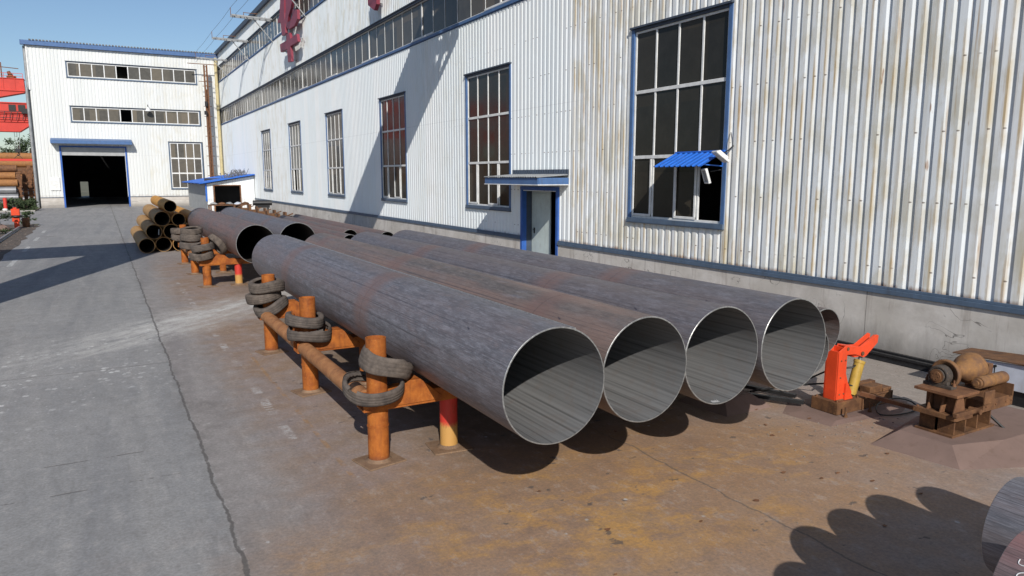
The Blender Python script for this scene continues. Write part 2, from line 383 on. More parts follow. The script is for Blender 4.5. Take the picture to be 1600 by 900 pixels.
M = dict(
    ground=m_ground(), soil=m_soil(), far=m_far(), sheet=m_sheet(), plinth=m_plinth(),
    pipe1=m_pipe('mill scale blue', redamt=.25, off=2.9),
    pipe2=m_pipe('mill scale brown', blue=(.175, .157, .150), red=(.235, .165, .138), redamt=.6, off=.8),
    pipe3=m_pipe('mill scale dark', blue=(.172, .170, .192), red=(.175, .142, .134), redamt=.3, off=3.9),
    pipe4=m_pipe('mill scale red', blue=(.155, .136, .130), red=(.20, .128, .108), redamt=.7, off=1.3),
    pipe5=m_pipe('mill scale rose', blue=(.21, .155, .155), red=(.25, .14, .135), redamt=.6, off=2.0),
    pipe_in=m_pipe_in('pipe bore'), rim=simple('ground steel rim', (.42, .42, .41), .4, .6, .4, 30),
    opipe=m_rust('orange rusted pipe', (.50, .235, .05), (.64, .34, .085), (.32, .15, .05), False),
    bpipe=m_rust('brown rusted pipe', (.32, .185, .075), (.46, .275, .11), (.19, .11, .055), False),
    gpipe=simple('grey pipe', (.27, .27, .28), .45, .3, .35, 1.5),
    bore_dark=simple('dark rusty bore', (.045, .034, .028), .9, 0, .4, 3),
    rust=m_rust('orange rust'), rust_dark=m_rust('dark rust', (.12, .055, .03), (.22, .105, .05), (.045, .028, .022), False),
    roller=m_rust('worn roller rust', (.12, .062, .038), (.27, .135, .048), (.06, .046, .052), False), rust_rail=m_rust('rail rust', (.27, .115, .045), (.40, .19, .08), (.12, .05, .028), False), spipe=m_rust('stacked pipe rust', (.26, .115, .045), (.36, .17, .06), (.15, .07, .035), False), plate=m_rust('dusty plate', (.175, .11, .068), (.25, .165, .105), (.10, .062, .042), False), rust_mid=m_rust('mid rust', (.095, .046, .025), (.185, .090, .040), (.030, .020, .016), False),
    legpaint=m_leg_paint(), rubber=m_rubber(),
    orange=m_paint('orange red paint', (.78, .075, .022), .45, (.25, .06, .03), .35),
    blue=m_paint('blue trim', (.075, .155, .33), .5, (.08, .09, .11), .55), blue_slate=m_paint('slate blue flashing', (.095, .14, .205), .5, (.06, .065, .075), .5),
    blue_dark=m_paint('weathered blue trim', (.06, .08, .115), .6, (.06, .06, .065), .6),
    blue_roof=m_paint('bright blue sheet', (.025, .15, .60), .4, (.03, .08, .25), .3),
    blue_door=m_paint('door frame blue', (.035, .12, .42), .5, (.05, .05, .09), .4),
    white=m_paint('white pvc', (.80, .80, .78), .45, (.45, .40, .33), .25),
    white_lamp=m_paint('lamp housing', (.78, .78, .76), .4, (.35, .3, .25), .3),
    door=m_paint('pale door', (.60, .68, .65), .5, (.30, .30, .27), .35, 1.5),
    glass=m_glass('window glass'), glass_mid=m_glass('ribbon glass', (.062, .056, .048)), glass_far=m_glass('dusty window glass', (.085, .080, .070)),
    dark=simple('dark interior', (.012, .012, .013), .95),
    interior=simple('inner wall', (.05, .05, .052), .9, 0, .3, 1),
    red_sign=m_paint('sign red', (.27, .045, .072), .5, (.22, .03, .04), .3, 1.5),
    crane=m_paint('crane red', (.62, .052, .035), .5, (.35, .06, .05), .3, .8),
    crane_dim=m_paint('darkened crane red', (.16, .045, .035), .6, (.14, .04, .03), .4, .8), grey_metal=simple('grey metal', (.33, .34, .345), .5, .2, .3, 2),  # overhead gantry red, darkened to mute its reflection in the windows
    shutter=simple('shutter grey', (.42, .43, .43), .55, .1, .2, 2),
    cable=simple('black rubber', (.018, .018, .018), .5),
    black=simple('blackened steel', (.03, .03, .032), .5, .3, .4, 10),
    iron=m_rust('dark greasy iron', (.045, .038, .034), (.085, .068, .055), (.02, .018, .017), False), yellow=m_paint('cylinder yellow', (.50, .32, .06), .45, (.12, .09, .05), .6, 8),
    drain=m_paint('cream drainpipe', (.58, .49, .27), .6, (.35, .25, .12), .5),
    roof_tile=simple('grey roof edge', (.20, .20, .205), .8, 0, .4, 2),
    chalk=simple('chalk', (.75, .75, .75), .9),
    stone=simple('stone', (.24, .195, .16), .9, 0, .5, 12),
    pad=m_paint('reddened concrete', (.205, .138, .115), .9, (.13, .085, .065), .8, 1.6),
    block=simple('block wall', (.36, .37, .37), .85, 0, .2, 3),
    bark=simple('bark', (.09, .07, .05), .9), leaf=simple('leaf', (.055, .085, .03), .7, 0, .5, 9),
    leaf_dark=simple('dark leaf', (.035, .055, .024), .7, 0, .5, 9),
    tank=m_paint('chalky pale blue steel', (.56, .60, .68), .55, (.42, .38, .36), .6, 3),
)

# ------------------------------------------------------------------ mesh helpers
class B:
    def __init__(s): s.v = []; s.f = []; s.mi = []; s.sm = []
    def add(s, vs, fs, mi=0, smooth=False):
        o = len(s.v); s.v += [tuple(p) for p in vs]
        for f in fs: s.f.append([o + i for i in f]); s.mi.append(mi); s.sm.append(smooth)
        return s
    def box(s, x0, x1, y0, y1, z0, z1, mi=0):
        vs = [(x, y, z) for x in (x0, x1) for y in (y0, y1) for z in (z0, z1)]
        return s.add(vs, [(0, 1, 3, 2), (4, 6, 7, 5), (0, 4, 5, 1), (2, 3, 7, 6), (0, 2, 6, 4), (1, 5, 7, 3)], mi)
    def prism(s, poly, o, ux, uy, n, t, mi=0):
        """polygon in the frame o,ux,uy extruded by t along n"""
        o, ux, uy, n = map(Vector, (o, ux, uy, n))
        a = [o + ux * p[0] + uy * p[1] for p in poly]; b = [p + n * t for p in a]; k = len(a)
        fs = [list(range(k))[::-1], list(range(k, 2 * k))] + [(i, (i + 1) % k, k + (i + 1) % k, k + i) for i in range(k)]
        return s.add(a + b, fs, mi)
    def bar(s, p0, p1, w, h=None, mi=0, up=(0, 0, 1)):
        p0, p1 = Vector(p0), Vector(p1); h = h or w
        d = (p1 - p0).normalized(); u = Vector(up)
        if abs(d.dot(u)) > .98: u = Vector((1, 0, 0))
        a = d.cross(u).normalized(); b = a.cross(d).normalized()
        vs = [p + a * sx * w / 2 + b * sz * h / 2 for p in (p0, p1) for sx, sz in ((-1, -1), (1, -1), (1, 1), (-1, 1))]
        return s.add(vs, [(0, 3, 2, 1), (4, 5, 6, 7), (0, 1, 5, 4), (1, 2, 6, 5), (2, 3, 7, 6), (3, 0, 4, 7)], mi)
    def cyl(s, p0, p1, r0, r1=None, seg=24, caps=True, mi=0, capmi=None):
        p0, p1 = Vector(p0), Vector(p1); r1 = r0 if r1 is None else r1
        d = (p1 - p0).normalized(); u = Vector((0, 0, 1)) if abs(d.z) < .9 else Vector((1, 0, 0))
        a = d.cross(u).normalized(); b = a.cross(d)
        ring = lambda p, r: [p + (a * math.cos(t) + b * math.sin(t)) * r for t in [2 * math.pi * i / seg for i in range(seg)]]
        s.add(ring(p0, r0) + ring(p1, r1), [(i, seg + i, seg + (i + 1) % seg, (i + 1) % seg) for i in range(seg)], mi, True)
        if caps:
            cm = mi if capmi is None else capmi
            s.add(ring(p0, r0), [list(range(seg))], cm); s.add(ring(p1, r1), [list(range(seg))[::-1]], cm)
        return s
    def hollow(s, p0, p1, r, t, seg=28, mi=0, inmi=0, rimmi=0):
        s.cyl(p0, p1, r, seg=seg, caps=False, mi=mi)
        s.cyl(p1, p0, r - t, seg=seg, caps=False, mi=inmi)
        p0, p1 = Vector(p0), Vector(p1)
        d = (p1 - p0).normalized(); u = Vector((0, 0, 1)) if abs(d.z) < .9 else Vector((1, 0, 0))
        a = d.cross(u).normalized(); b = a.cross(d)
        for p in (p0, p1):
            vs = []
            for i in range(seg):
                q = a * math.cos(2 * math.pi * i / seg) + b * math.sin(2 * math.pi * i / seg)
                vs += [p + q * r, p + q * (r - t)]
            s.add(vs, [(2 * i, 2 * i + 1, (2 * i + 3) % (2 * seg), (2 * i + 2) % (2 * seg)) for i in range(seg)], rimmi)
        return s
    def tube(s, pts, r, seg=8, mi=0):
        pts = [Vector(p) for p in pts]; n = len(pts); vs = []
        prev = None
        for i, p in enumerate(pts):
            d = (pts[min(i + 1, n - 1)] - pts[max(i - 1, 0)]).normalized()
            if prev is None:
                u = Vector((0, 0, 1)) if abs(d.z) < .9 else Vector((1, 0, 0)); a = d.cross(u).normalized()
            else: a = (prev - d * prev.dot(d)).normalized()
            prev = a; b = a.cross(d)
            vs += [p + (a * math.cos(t) + b * math.sin(t)) * r for t in [2 * math.pi * k / seg for k in range(seg)]]
        fs = [(i * seg + k, (i + 1) * seg + k, (i + 1) * seg + (k + 1) % seg, i * seg + (k + 1) % seg) for i in range(n - 1) for k in range(seg)]
        s.add(vs, fs, mi, True)
        s.add(vs[:seg], [list(range(seg))], mi); s.add(vs[-seg:], [list(range(seg))[::-1]], mi)
        return s
    def lathe(s, prof, p, axis, seg=40, mi=0, closed=False):
        """prof: (distance along axis, radius)"""
        p = Vector(p); d = Vector(axis).normalized(); u = Vector((0, 0, 1)) if abs(d.z) < .9 else Vector((1, 0, 0))
        a = d.cross(u).normalized(); b = a.cross(d); vs = []; k = len(prof)
        for i in range(seg):
            t = 2 * math.pi * i / seg; q = a * math.cos(t) + b * math.sin(t)
            vs += [p + d * h + q * r for h, r in prof]
        fs = []
        for i in range(seg):
            j = (i + 1) % seg
            for m in range(k if closed else k - 1):
                m2 = (m + 1) % k; fs.append((i * k + m, i * k + m2, j * k + m2, j * k + m))
        return s.add(vs, fs, mi, True)

def link(name, b, mats, parent=None, bevel=0, local=False, smooth_angle=None):
    """link a B as one mesh object; the B is in world space unless local"""
    me = bpy.data.meshes.new(name); me.from_pydata(b.v, [], b.f)
    if not isinstance(mats, (list, tuple)): mats = [mats]
    for m in mats: me.materials.append(M[m] if isinstance(m, str) else m)
    me.polygons.foreach_set('material_index', b.mi); me.polygons.foreach_set('use_smooth', b.sm)
    me.update()
    o = bpy.data.objects.new(name, me); COL.objects.link(o)
    if parent:
        o.parent = parent
        if not local:
            q = Vector((0, 0, 0)); pp = parent
            while pp: q += pp.location; pp = pp.parent
            o.location = -q
    if bevel:
        md = o.modifiers.new('bevel', 'BEVEL'); md.width = bevel; md.segments = 1; md.limit_method = 'ANGLE'; md.angle_limit = R(50)
    return o

def tag(o, label=None, cat=None, group=None, kind=None):
    if label: o['label'] = label
    if cat: o['category'] = cat
    if group: o['group'] = group
    if kind: o['kind'] = kind
    return o
def thing(name, label, cat, loc=(0, 0, 0), group=None):
    o = bpy.data.objects.new(name, None); COL.objects.link(o); o.location = loc; o.empty_display_size = .2
    return tag(o, label, cat, group)
def dup(root, loc, rot=None, label=None, group=None):
    r = root.copy(); COL.objects.link(r); r.location = loc
    if rot is not None: r.rotation_euler = rot
    if label: r['label'] = label
    if group: r['group'] = group
    for ch in list(root.children):
        c = ch.copy(); COL.objects.link(c); c.parent = r
        for g in list(ch.children):
            d = g.copy(); COL.objects.link(d); d.parent = c
    return r
def mesh_at(name, b, mats, loc, label, cat, group=None, rot=None, bevel=0):
    """a one-mesh thing whose B is given in world space, origin moved to loc"""
    L = Vector(loc); b.v = [tuple(Vector(p) - L) for p in b.v]
    o = link(name, b, mats, bevel=bevel); o.location = L
    if rot is not None: o.rotation_euler = rot
    return tag(o, label, cat, group)

XW = 12.236      # outer plane of the long wall
YF = 87.2        # plane of the far workshop's front

# ------------------------------------------------------------------ ground
b = B(); b.add([(-3000, -3000, -.03), (3000, -3000, -.03), (3000, 3000, -.03), (-3000, 3000, -.03)], [(0, 1, 2, 3)])
tag(link('ground', b, 'far'), kind='structure')
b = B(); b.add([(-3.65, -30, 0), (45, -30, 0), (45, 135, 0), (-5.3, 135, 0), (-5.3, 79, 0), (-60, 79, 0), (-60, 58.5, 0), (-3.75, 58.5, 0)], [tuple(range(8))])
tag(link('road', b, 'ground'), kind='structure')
# ballasted strip beside the crane rail, with an uneven edge
b = B(); ys = [-30 + i * 1.5 for i in range(60)]
pts = [(-3.62 + random.uniform(-.10, .16), yy) for yy in ys if yy < 56.5]
b.add([(-60, -30, .0)] + [(x, y, .004) for x, y in pts] + [(-4.2, 58.4, .004), (-60, 58.4, 0)], [tuple(range(len(pts) + 3))])
tag(link('soil_strip', b, 'soil'), kind='structure')
b = B(); b.box(-60, -5.32, 79.0, 79.25, -.02, .12); tag(link('kerb', b, 'plinth'), kind='structure')
b = B(); b.add([(-60, 79.25, .05), (-5.35, 79.25, .05), (-5.35, 160, .05), (-60, 160, .05)], [(0, 1, 2, 3)])
tag(link('verge', b, 'far'), kind='structure')

# ------------------------------------------------------------------ corrugated walls
def corr(b, axis, plane, u0, u1, z0, z1, holes, pitch=.235, depth=.025):
    """holes: (u0,u1,z0,z1). outward is the negative side of plane"""
    prof = [(0, 0), (.19, 0), (.39, 1), (.92, 1), (1.0, 0)]
    i = math.floor(u0 / pitch)
    while i * pitch < u1:
        for (a, da), (c, dc) in zip(prof, prof[1:]):
            ua, uc = (i + a) * pitch, (i + c) * pitch
            if uc <= u0 or ua >= u1: continue
            ua2, uc2 = max(ua, u0), min(uc, u1); mid = (ua2 + uc2) / 2
            cuts = sorted((max(h[2], z0), min(h[3], z1)) for h in holes if h[0] < mid < h[1])
            z = z0; spans = []
            for h0, h1 in cuts:
                if h0 > z: spans.append((z, h0))
                z = max(z, h1)
            if z < z1: spans.append((z, z1))
            pa, pc = plane - da * depth, plane - dc * depth
            for s0, s1 in spans:
                if axis == 'y': vs = [(pa, ua2, s0), (pa, ua2, s1), (pc, uc2, s1), (pc, uc2, s0)]
                else: vs = [(ua2, pa, s0), (uc2, pc, s0), (uc2, pc, s1), (ua2, pa, s1)]
                b.add(vs, [(0, 1, 2, 3)])
        i += 1
    return b

class Fr:
    """a wall frame: u along the wall, d outward distance, z up"""
    def __init__(s, axis, plane): s.a = axis; s.p = plane
    def box(s, b, u0, u1, d0, d1, z0, z1, mi=0):
        if s.a == 'y': b.box(s.p - d1, s.p - d0, u0, u1, z0, z1, mi)
        else: b.box(u0, u1, s.p - d1, s.p - d0, z0, z1, mi)
LW, FW = Fr('y', XW), Fr('x', YF)

def window(fr, parent, u0, u1, z0, z1, cols, rows, name='window', glass='glass', fw=.055, tw=.11, sashes=True, open_cells=(), trim='blue', trimtop='blue_dark', label=None):
    """rows: z levels of transoms; white frame > pane, surround"""
    b = B(); d0, d1 = -.06, .0
    xs = [u0 + (u1 - u0) * i / cols for i in range(cols + 1)]
    zs = [z0] + rows + [z1]
    fr.box(b, u0, u1, d0, d1, z0, z0 + fw); fr.box(b, u0, u1, d0, d1, z1 - fw, z1)
    fr.box(b, u0, u0 + fw, d0 + .002, d1 - .002, z0 + fw, z1 - fw); fr.box(b, u1 - fw, u1, d0 + .002, d1 - .002, z0 + fw, z1 - fw)
    for i, x in enumerate(xs[1:-1]):
        hw = fw * .5
        fr.box(b, x - hw, x + hw, d0 + .006, d1 - .006, z0 + fw, z1 - fw)
    for z in rows: fr.box(b, u0 + fw, u1 - fw, d0 + .001, d1 + .004, z - fw * .75, z + fw * .75)
    if sashes and rows:
        for i in range(cols):
            if i % 2 == 0 or (i, 0) in open_cells: continue
            a, c = xs[i] + .0, xs[i + 1]
            for q in (a + .03, c - .09): fr.box(b, q, q + .06, d1 - .004, d1 + .022, z0 + fw, rows[0] - fw)
            fr.box(b, a + .03, c - .03, d1 - .003, d1 + .020, z0 + fw, z0 + fw + .06)
    w = link(name, b, 'white', parent, bevel=.004)
    if label: w['label'] = label
    g = B()
    for i in range(cols):
        for j in range(len(zs) - 1):
            if (i, j) in open_cells: continue
            fr.box(g, xs[i] + .01, xs[i + 1] - .01, -.04, -.03, zs[j] + .01, zs[j + 1] - .01)
    link('pane', g, glass, w)
    t = B(); L = .045
    fr.box(t, u0 - tw, u1 + tw, -.05, L + .03, z0 - tw, z0, 2)
    fr.box(t, u0 - tw, u0, -.05, L, z0, z1 + tw * .6); fr.box(t, u1, u1 + tw, -.05, L, z0, z1 + tw * .6)
    fr.box(t, u0, u1, -.05, L, z1, z1 + tw * .6, 1)
    fr.box(t, u0 - tw - .02, u1 + tw + .02, -.04, L + .06, z1 + tw * .6, z1 + tw * .6 + .05, 1)
    fr.box(t, u0 - tw - .01, u1 + tw + .01, -.04, L + .045, z0 - tw - .02, z0 - tw, 1)
    link('surround', t, [trim, trimtop, 'blue_slate'], w, bevel=.004)
    return w

# ---- long workshop
long_ws = thing('long_workshop', 'long white corrugated workshop along the right, with two high ribbons of windows', 'workshop', (XW, 30, 0))
wins = [(12.01, 15.24), (21.82, 25.08), (31.46, 34.72), (41.2, 44.5), (51.1, 54.45), (61.2, 64.55)]
WZ0, WZ1 = 2.12, 6.83
holes = [(a - .08, c + .08, WZ0 - .08, WZ1 + .08) for a, c in wins] + [(18.78, 20.92, 0, 2.72)]
b = B()
corr(b, 'y', XW, -12, YF - .02, 1.22, 8.74, holes)
corr(b, 'y', XW, -12, YF - .02, 10.48, 13.28, [])
corr(b, 'y', XW, -12, YF - .02, 14.95, 16.3, [])
link('wall', b, 'sheet', long_ws)
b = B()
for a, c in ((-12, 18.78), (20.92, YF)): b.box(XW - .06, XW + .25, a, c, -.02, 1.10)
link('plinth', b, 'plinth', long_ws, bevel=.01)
b = B()
for a, c in ((-12, 18.70), (21.0, YF)):
    b.box(XW - .10, XW + .02, a, c, 1.10, 1.185)
    b.box(XW - .075, XW - .045, a, c, 1.185, 1.235)
link('base_trim', b, 'blue_slate', long_ws, bevel=.004)
for k, (a, c) in enumerate(wins):
    window(LW, long_ws, a, c, WZ0, WZ1, 4, [3.68, 5.32], open_cells=((0, 0),) if k == 0 else ((2, 0),) if k == 4 else (),
           glass='glass' if k < 3 else 'glass_far', label=('window with a blue awning and one open lower sash' if k == 0 else None))
def ribbon(z0, z1, name):
    b = B(); g = B(); t = B()
    LW.box(b, -12, YF - .1, -.06, 0, z0, z0 + .05); LW.box(b, -12, YF - .1, -.06, 0, z1 - .05, z1)
    y = -12.0; k = 0
    while y < YF - .2:
        hw = .045 if k % 6 == 0 else .017
        LW.box(b, y - hw, y + hw, -.055, -.028 if k % 6 else -.008, z0 + .05, z1 - .05)
        if k % 6 == 0: LW.box(b, y - 1.15, y + 1.15, -.05, .012, z0 + .05, z0 + .11)
        LW.box(g, y + .01, y + 1.14, -.05, -.04, z0 + .02, z1 - .02)
        y += 1.15; k += 1
    w = link(name, b, 'white', long_ws)
    link('pane', g, 'glass_far' if z0 > 12 else 'glass_mid', w)
    LW.box(t, -12, YF, -.05, .07, z0 - .10, z0); LW.box(t, -12, YF, -.05, .03, z0 - .13, z0 - .10)
    LW.box(t, -12, YF, -.05, .09, z1, z1 + .09, 1); LW.box(t, -12, YF, -.04, .13, z1 + .09, z1 + .13, 1)
    link('surround', t, ['blue', 'blue_dark'], w)
ribbon(8.88, 10.38, 'ribbon_window'); ribbon(13.42, 14.85, 'ribbon_window')
b = B(); b.box(XW - .20, XW + .05, -12, YF + .4, 16.28, 16.36); b.box(XW - .26, XW - .18, -12, YF + .4, 16.24, 16.60); b.box(XW - .18, XW + .05, -12, YF, 16.36, 16.40)
link('gutter', b, 'blue_dark', long_ws)
b = B()
b.add([(XW - .15, -12, 16.55), (27, -12, 19), (27, YF + 50, 19), (XW - .15, YF + 50, 16.55), (41, -12, 16.5), (41, YF + 50, 16.5)], [(0, 1, 2, 3), (1, 4, 5, 2)])
link('roof', b, 'grey_metal', long_ws)
b = B(); b.box(40.8, 41, -12, YF + 50, 0, 16.5); b.box(XW + .1, 41, -12.2, -12, 0, 16.5); b.box(XW + 3, XW + 3.1, -11.9, YF, 0.02, 16.2, 1)
link('inner_wall', b, ['grey_metal', 'interior'], long_ws)
# side door under its canopy
b = B(); LW.box(b, 18.70, 18.83, -.10, .075, 0, 2.75); LW.box(b, 20.88, 21.0, -.10, .075, 0, 2.75); LW.box(b, 18.70, 21.0, -.10, .08, 2.75, 2.87)
b.box(XW + .10, XW + .34, 20.88, 20.93, 0, 2.75, 1); b.box(XW + .10, XW + .34, 18.78, 18.83, 0, 2.75, 1); b.box(XW + .10, XW + .34, 18.83, 20.88, 2.74, 2.80, 1)
df = link('door_frame', b, ['blue_door', 'blue_dark'], long_ws, bevel=.006)
b = B(); b.box(XW + .30, XW + .34, 19.72, 20.87, .02, 2.73)
for zz in (.15, 2.58): b.box(XW + .288, XW + .30, 19.76, 20.83, zz, zz + .05)
dl = link('door_leaf', b, 'door', long_ws, bevel=.004)
b = B(); b.box(XW + .27, XW + .30, 20.66, 20.70, 1.32, 1.50); b.tube([(XW + .29, 20.68, 1.45), (XW + .23, 20.68, 1.45), (XW + .23, 20.56, 1.45)], .012)
link('door_handle', b, 'black', dl)
b = B(); b.box(XW - .06, XW + .45, 18.83, 20.88, -.02, .045); link('threshold', b, 'plinth', long_ws)
# flat canopy over the door
b = B()
b.box(XW - 1.10, XW - .045, 18.22, 21.5, 2.99, 3.05, 1)
b.box(XW - 1.12, XW - 1.09, 18.19, 21.53, 2.955, 3.15); b.box(XW - 1.09, XW - .04, 18.17, 18.20, 2.955, 3.15); b.box(XW - 1.09, XW - .04, 21.52, 21.55, 2.955, 3.15)
b.box(XW - 1.13, XW - .05, 18.16, 21.56, 2.93, 2.955, 2)
cn = link('canopy', b, ['blue', 'grey_metal', 'white'], long_ws)
b = B(); n = 24
for i in range(n):
    y0 = 18.15 + i * 3.42 / n; y1 = y0 + 3.42 / n; ym = (y0 + y1) / 2
    b.add([(XW - 1.17, y0, 3.155), (XW - .04, y0, 3.23), (XW - .04, ym, 3.265), (XW - 1.17, ym, 3.19)], [(0, 1, 2, 3)])
    b.add([(XW - 1.17, ym, 3.19), (XW - .04, ym, 3.265), (XW - .04, y1, 3.23), (XW - 1.17, y1, 3.155)], [(0, 1, 2, 3)])
    b.add([(XW - .055, y0, 3.23), (XW - .055, y0, 3.40), (XW - .085, ym, 3.40), (XW - .085, ym, 3.25)], [(0, 1, 2, 3)], 1)
    b.add([(XW - .085, ym, 3.25), (XW - .085, ym, 3.40), (XW - .055, y1, 3.40), (XW - .055, y1, 3.23)], [(0, 1, 2, 3)], 1)
link('roof_sheet', b, ['grey_metal', 'blue_dark'], cn)
# awning of bright blue sheet over the near window
b = B(); n = 9; y0a, y1a = 11.93, 13.52
for i in range(n):
    ya = y0a + (y1a - y0a) * i / n; p = (y1a - y0a) / n
    pr = [(0, 0), (.55, 0), (.66, .022), (.88, .022), (1, 0)]
    for (a, da), (c, dc) in zip(pr, pr[1:]):
        for k, dz in ((0, 0), (1, -.006)):
            vs = [(XW - .06, ya + a * p, 3.74 + da + dz), (XW - .06, ya + c * p, 3.74 + dc + dz), (XW - .76, ya + c * p, 3.41 + dc + dz), (XW - .76, ya + a * p, 3.41 + da + dz)]
            b.add(vs, [(0, 1, 2, 3)])
b.box(XW - .10, XW - .04, y0a, y1a, 3.74, 3.775)
for yy in (12.0, 13.45): b.bar((XW - .05, yy, 3.42), (XW - .62, yy, 3.455), .025); b.bar((XW - .05, yy, 3.42), (XW - .05, yy, 3.72), .025)
link('awning', b, 'blue_roof', long_ws)
# dark clutter seen through the open sash
# ---- far workshop
far_ws = thing('far_workshop', 'white corrugated workshop across the end of the yard with a dark open roller door', 'workshop', (3.5, YF, 0))
fh = [(-3.15, 2.58, 0, 6.1), (-2.1, 10.0, 13.0, 14.55), (-2.05, 10.1, 8.6, 10.2), (6.75, 10.1, 1.75, 6.85)]
b = B(); corr(b, 'x', YF, -5.25, XW - .05, 1.05, 15.85, fh, pitch=.30, depth=.03)
link('wall', b, 'sheet', far_ws)
b = B()
for a, c in ((-5.3, -3.2), (2.63, XW - .07)): b.box(a, c, YF - .06, YF + .2, -.02, 1.0)
link('plinth', b, 'plinth', far_ws, bevel=.01)
b = B()
for a, c in ((-5.3, -3.2), (2.63, XW - .1)): b.box(a, c, YF - .09, YF, 1.0, 1.07)
b.box(-5.36, -5.22, YF - .10, YF + .1, 11.6, 15.85, 1)
link('base_trim', b, ['blue_dark', 'white'], far_ws)
b = B(); b.box(-5.75, XW - .06, YF - .35, YF + .1, 15.86, 16.28)
rf = link('roof_edge', b, 'blue', far_ws)
b = B(); n = 60
for i in range(n):
    x0 = -5.0 + i * 17.1 / n; b.box(x0, x0 + .17, YF - .42, YF + 1.2, 16.285, 16.40)
b.add([(-5.75, YF - .3, 16.285), (XW - .1, YF - .3, 16.285), (XW - .1, YF + 44, 18), (-5.75, YF + 44, 18)], [(0, 1, 2, 3)])
link('roof', b, 'roof_tile', far_ws)
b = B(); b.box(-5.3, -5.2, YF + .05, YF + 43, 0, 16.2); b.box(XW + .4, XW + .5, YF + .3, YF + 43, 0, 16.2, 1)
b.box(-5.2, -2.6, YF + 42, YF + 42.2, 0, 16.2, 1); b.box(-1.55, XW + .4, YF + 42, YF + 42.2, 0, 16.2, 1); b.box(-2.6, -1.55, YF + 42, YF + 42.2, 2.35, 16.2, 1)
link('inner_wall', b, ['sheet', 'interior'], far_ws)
b = B(); b.box(-3.30, -3.15, YF - .10, YF + .2, 0, 6.1); b.box(2.56, 2.71, YF - .10, YF + .2, 0, 6.1); b.box(-3.30, 2.71, YF - .11, YF + .2, 6.1, 6.25)
link('door_frame', b, 'blue_door', far_ws)
b = B(); b.box(-3.15, 2.56, YF + .02, YF + .10, 5.28, 6.1)
for k in range(6): b.box(-3.15, 2.56, YF - .0, YF + .02, 5.30 + k * .13, 5.35 + k * .13)
link('roller_shutter', b, 'shutter', far_ws)
b = B(); b.box(-3.95, 3.2, YF - 1.15, YF - .05, 6.52, 6.60, 1); b.box(-3.97, 3.22, YF - 1.18, YF - 1.15, 6.42, 6.74); b.box(-3.97, -3.94, YF - 1.15, YF - .05, 6.42, 6.74); b.box(3.19, 3.22, YF - 1.15, YF - .05, 6.42, 6.74)
b.add([(-3.97, YF - 1.17, 6.745), (3.22, YF - 1.17, 6.745), (3.22, YF - .05, 6.98), (-3.97, YF - .05, 6.98)], [(0, 1, 2, 3)])
link('canopy', b, ['blue', 'grey_metal'], far_ws)
window(FW, far_ws, -2.0, 9.9, 13.08, 14.48, 11, [], name='ribbon_window', glass='glass_far', sashes=False, open_cells=((4, 0),), fw=.09, tw=.12, trim='blue_slate')
window(FW, far_ws, -1.95, 10.0, 8.70, 10.12, 11, [], name='ribbon_window', glass='glass_far', sashes=False, open_cells=((4, 0),), fw=.09, tw=.12, trim='blue_slate')
window(FW, far_ws, 6.85, 10.0, 1.9, 6.75, 4, [3.5, 5.1], glass='glass_far', fw=.09, tw=.13, sashes=False, trim='blue_slate')
b = B(); b.box(-4.35, -3.5, YF - .12, YF - .03, 1.75, 3.05); link('meter_cabinet', b, 'white', far_ws, bevel=.02)
b = B(); b.cyl((-5.55, YF - .1, 0), (-5.55, YF - .1, 11.8), .13, seg=12); b.cyl((-5.45, YF + .3, 0), (-5.45, YF + .3, 15.8), .16, seg=10)
mesh_at('downpipe', b, 'grey_metal', (-5.55, YF - .1, 0), 'grey concrete-coloured downpipe on the left corner of the far workshop', 'downpipe')
b = B(); b.cyl((11.95, YF - .25, 2.5), (11.95, YF - .25, 15.9), .17, seg=14)
for zz in range(3, 16, 2): b.cyl((11.95, YF - .25, zz), (11.95, YF - .25, zz + .12), .20, seg=14)
mesh_at('downpipe', b, 'drain', (11.95, YF - .25, 2.5), 'cream drainpipe running down the inner corner between the two workshops', 'drainpipe')
# ladder-like rusty cable mast and its insulator arms
t = thing('cable_mast', 'rusty lattice mast with short rungs in front of the far workshop corner', 'mast', (10.75, YF - 1.4, 0))
b = B()
for dx in (-.13, .13):
    for dy in (-.12, .12): b.bar((10.75 + dx, YF - 1.4 + dy, 0), (10.75 + dx, YF - 1.4 + dy, 14.9), .13)
b.box(10.66, 10.84, YF - 1.42, YF - 1.38, 0, 12.4)
for k in range(30):
    z = .4 + k * .49; b.bar((10.55, YF - 1.52, z), (10.95, YF - 1.52, z + .3), .05); b.bar((10.59, YF - 1.5, z), (10.59, YF - 1.28, z + .3), .05)
link('lattice', b, 'rust_dark', t)
for k in range(12):
    b = B(); z = 2.2 + k * 1.05; b.bar((10.35, YF - 1.55, z), (11.15, YF - 1.55, z), .06); link('rung', b, 'rust_dark', t)
b = B(); b.bar((9.0, YF - 1.4, 15.0), (11.9, YF - 1.4, 15.0), .07); b.bar((10.0, YF - 1.4, 13.2), (11.4, YF - 1.4, 13.2), .06); link('cross_arm', b, 'rust_dark', t)
b = B(); b.cyl((10.6, YF - 1.7, 10.6), (10.6, YF - 1.7, 11.1), .16); b.box(10.35, 10.6, YF - 1.9, YF - 1.6, 9.7, 10.1); link('cable_joint', b, 'black', t)
# little lamp over the lower ribbon of the far workshop
t = thing('wall_lamp', 'small white bell lamp above the lower window ribbon of the far workshop', 'lamp', (5.0, YF - .3, 10.0))
b = B(); b.lathe([(0, .05), (.1, .12), (.38, .30), (.42, .30)], (5.0, YF - .55, 10.35), (0, 0, -1), 20); link('lamp_shade', b, 'white_lamp', t)
b = B(); b.tube([(5.0, YF - .02, 10.5), (5.0, YF - .4, 10.6), (5.0, YF - .55, 10.35)], .03); link('bracket', b, 'black', t)

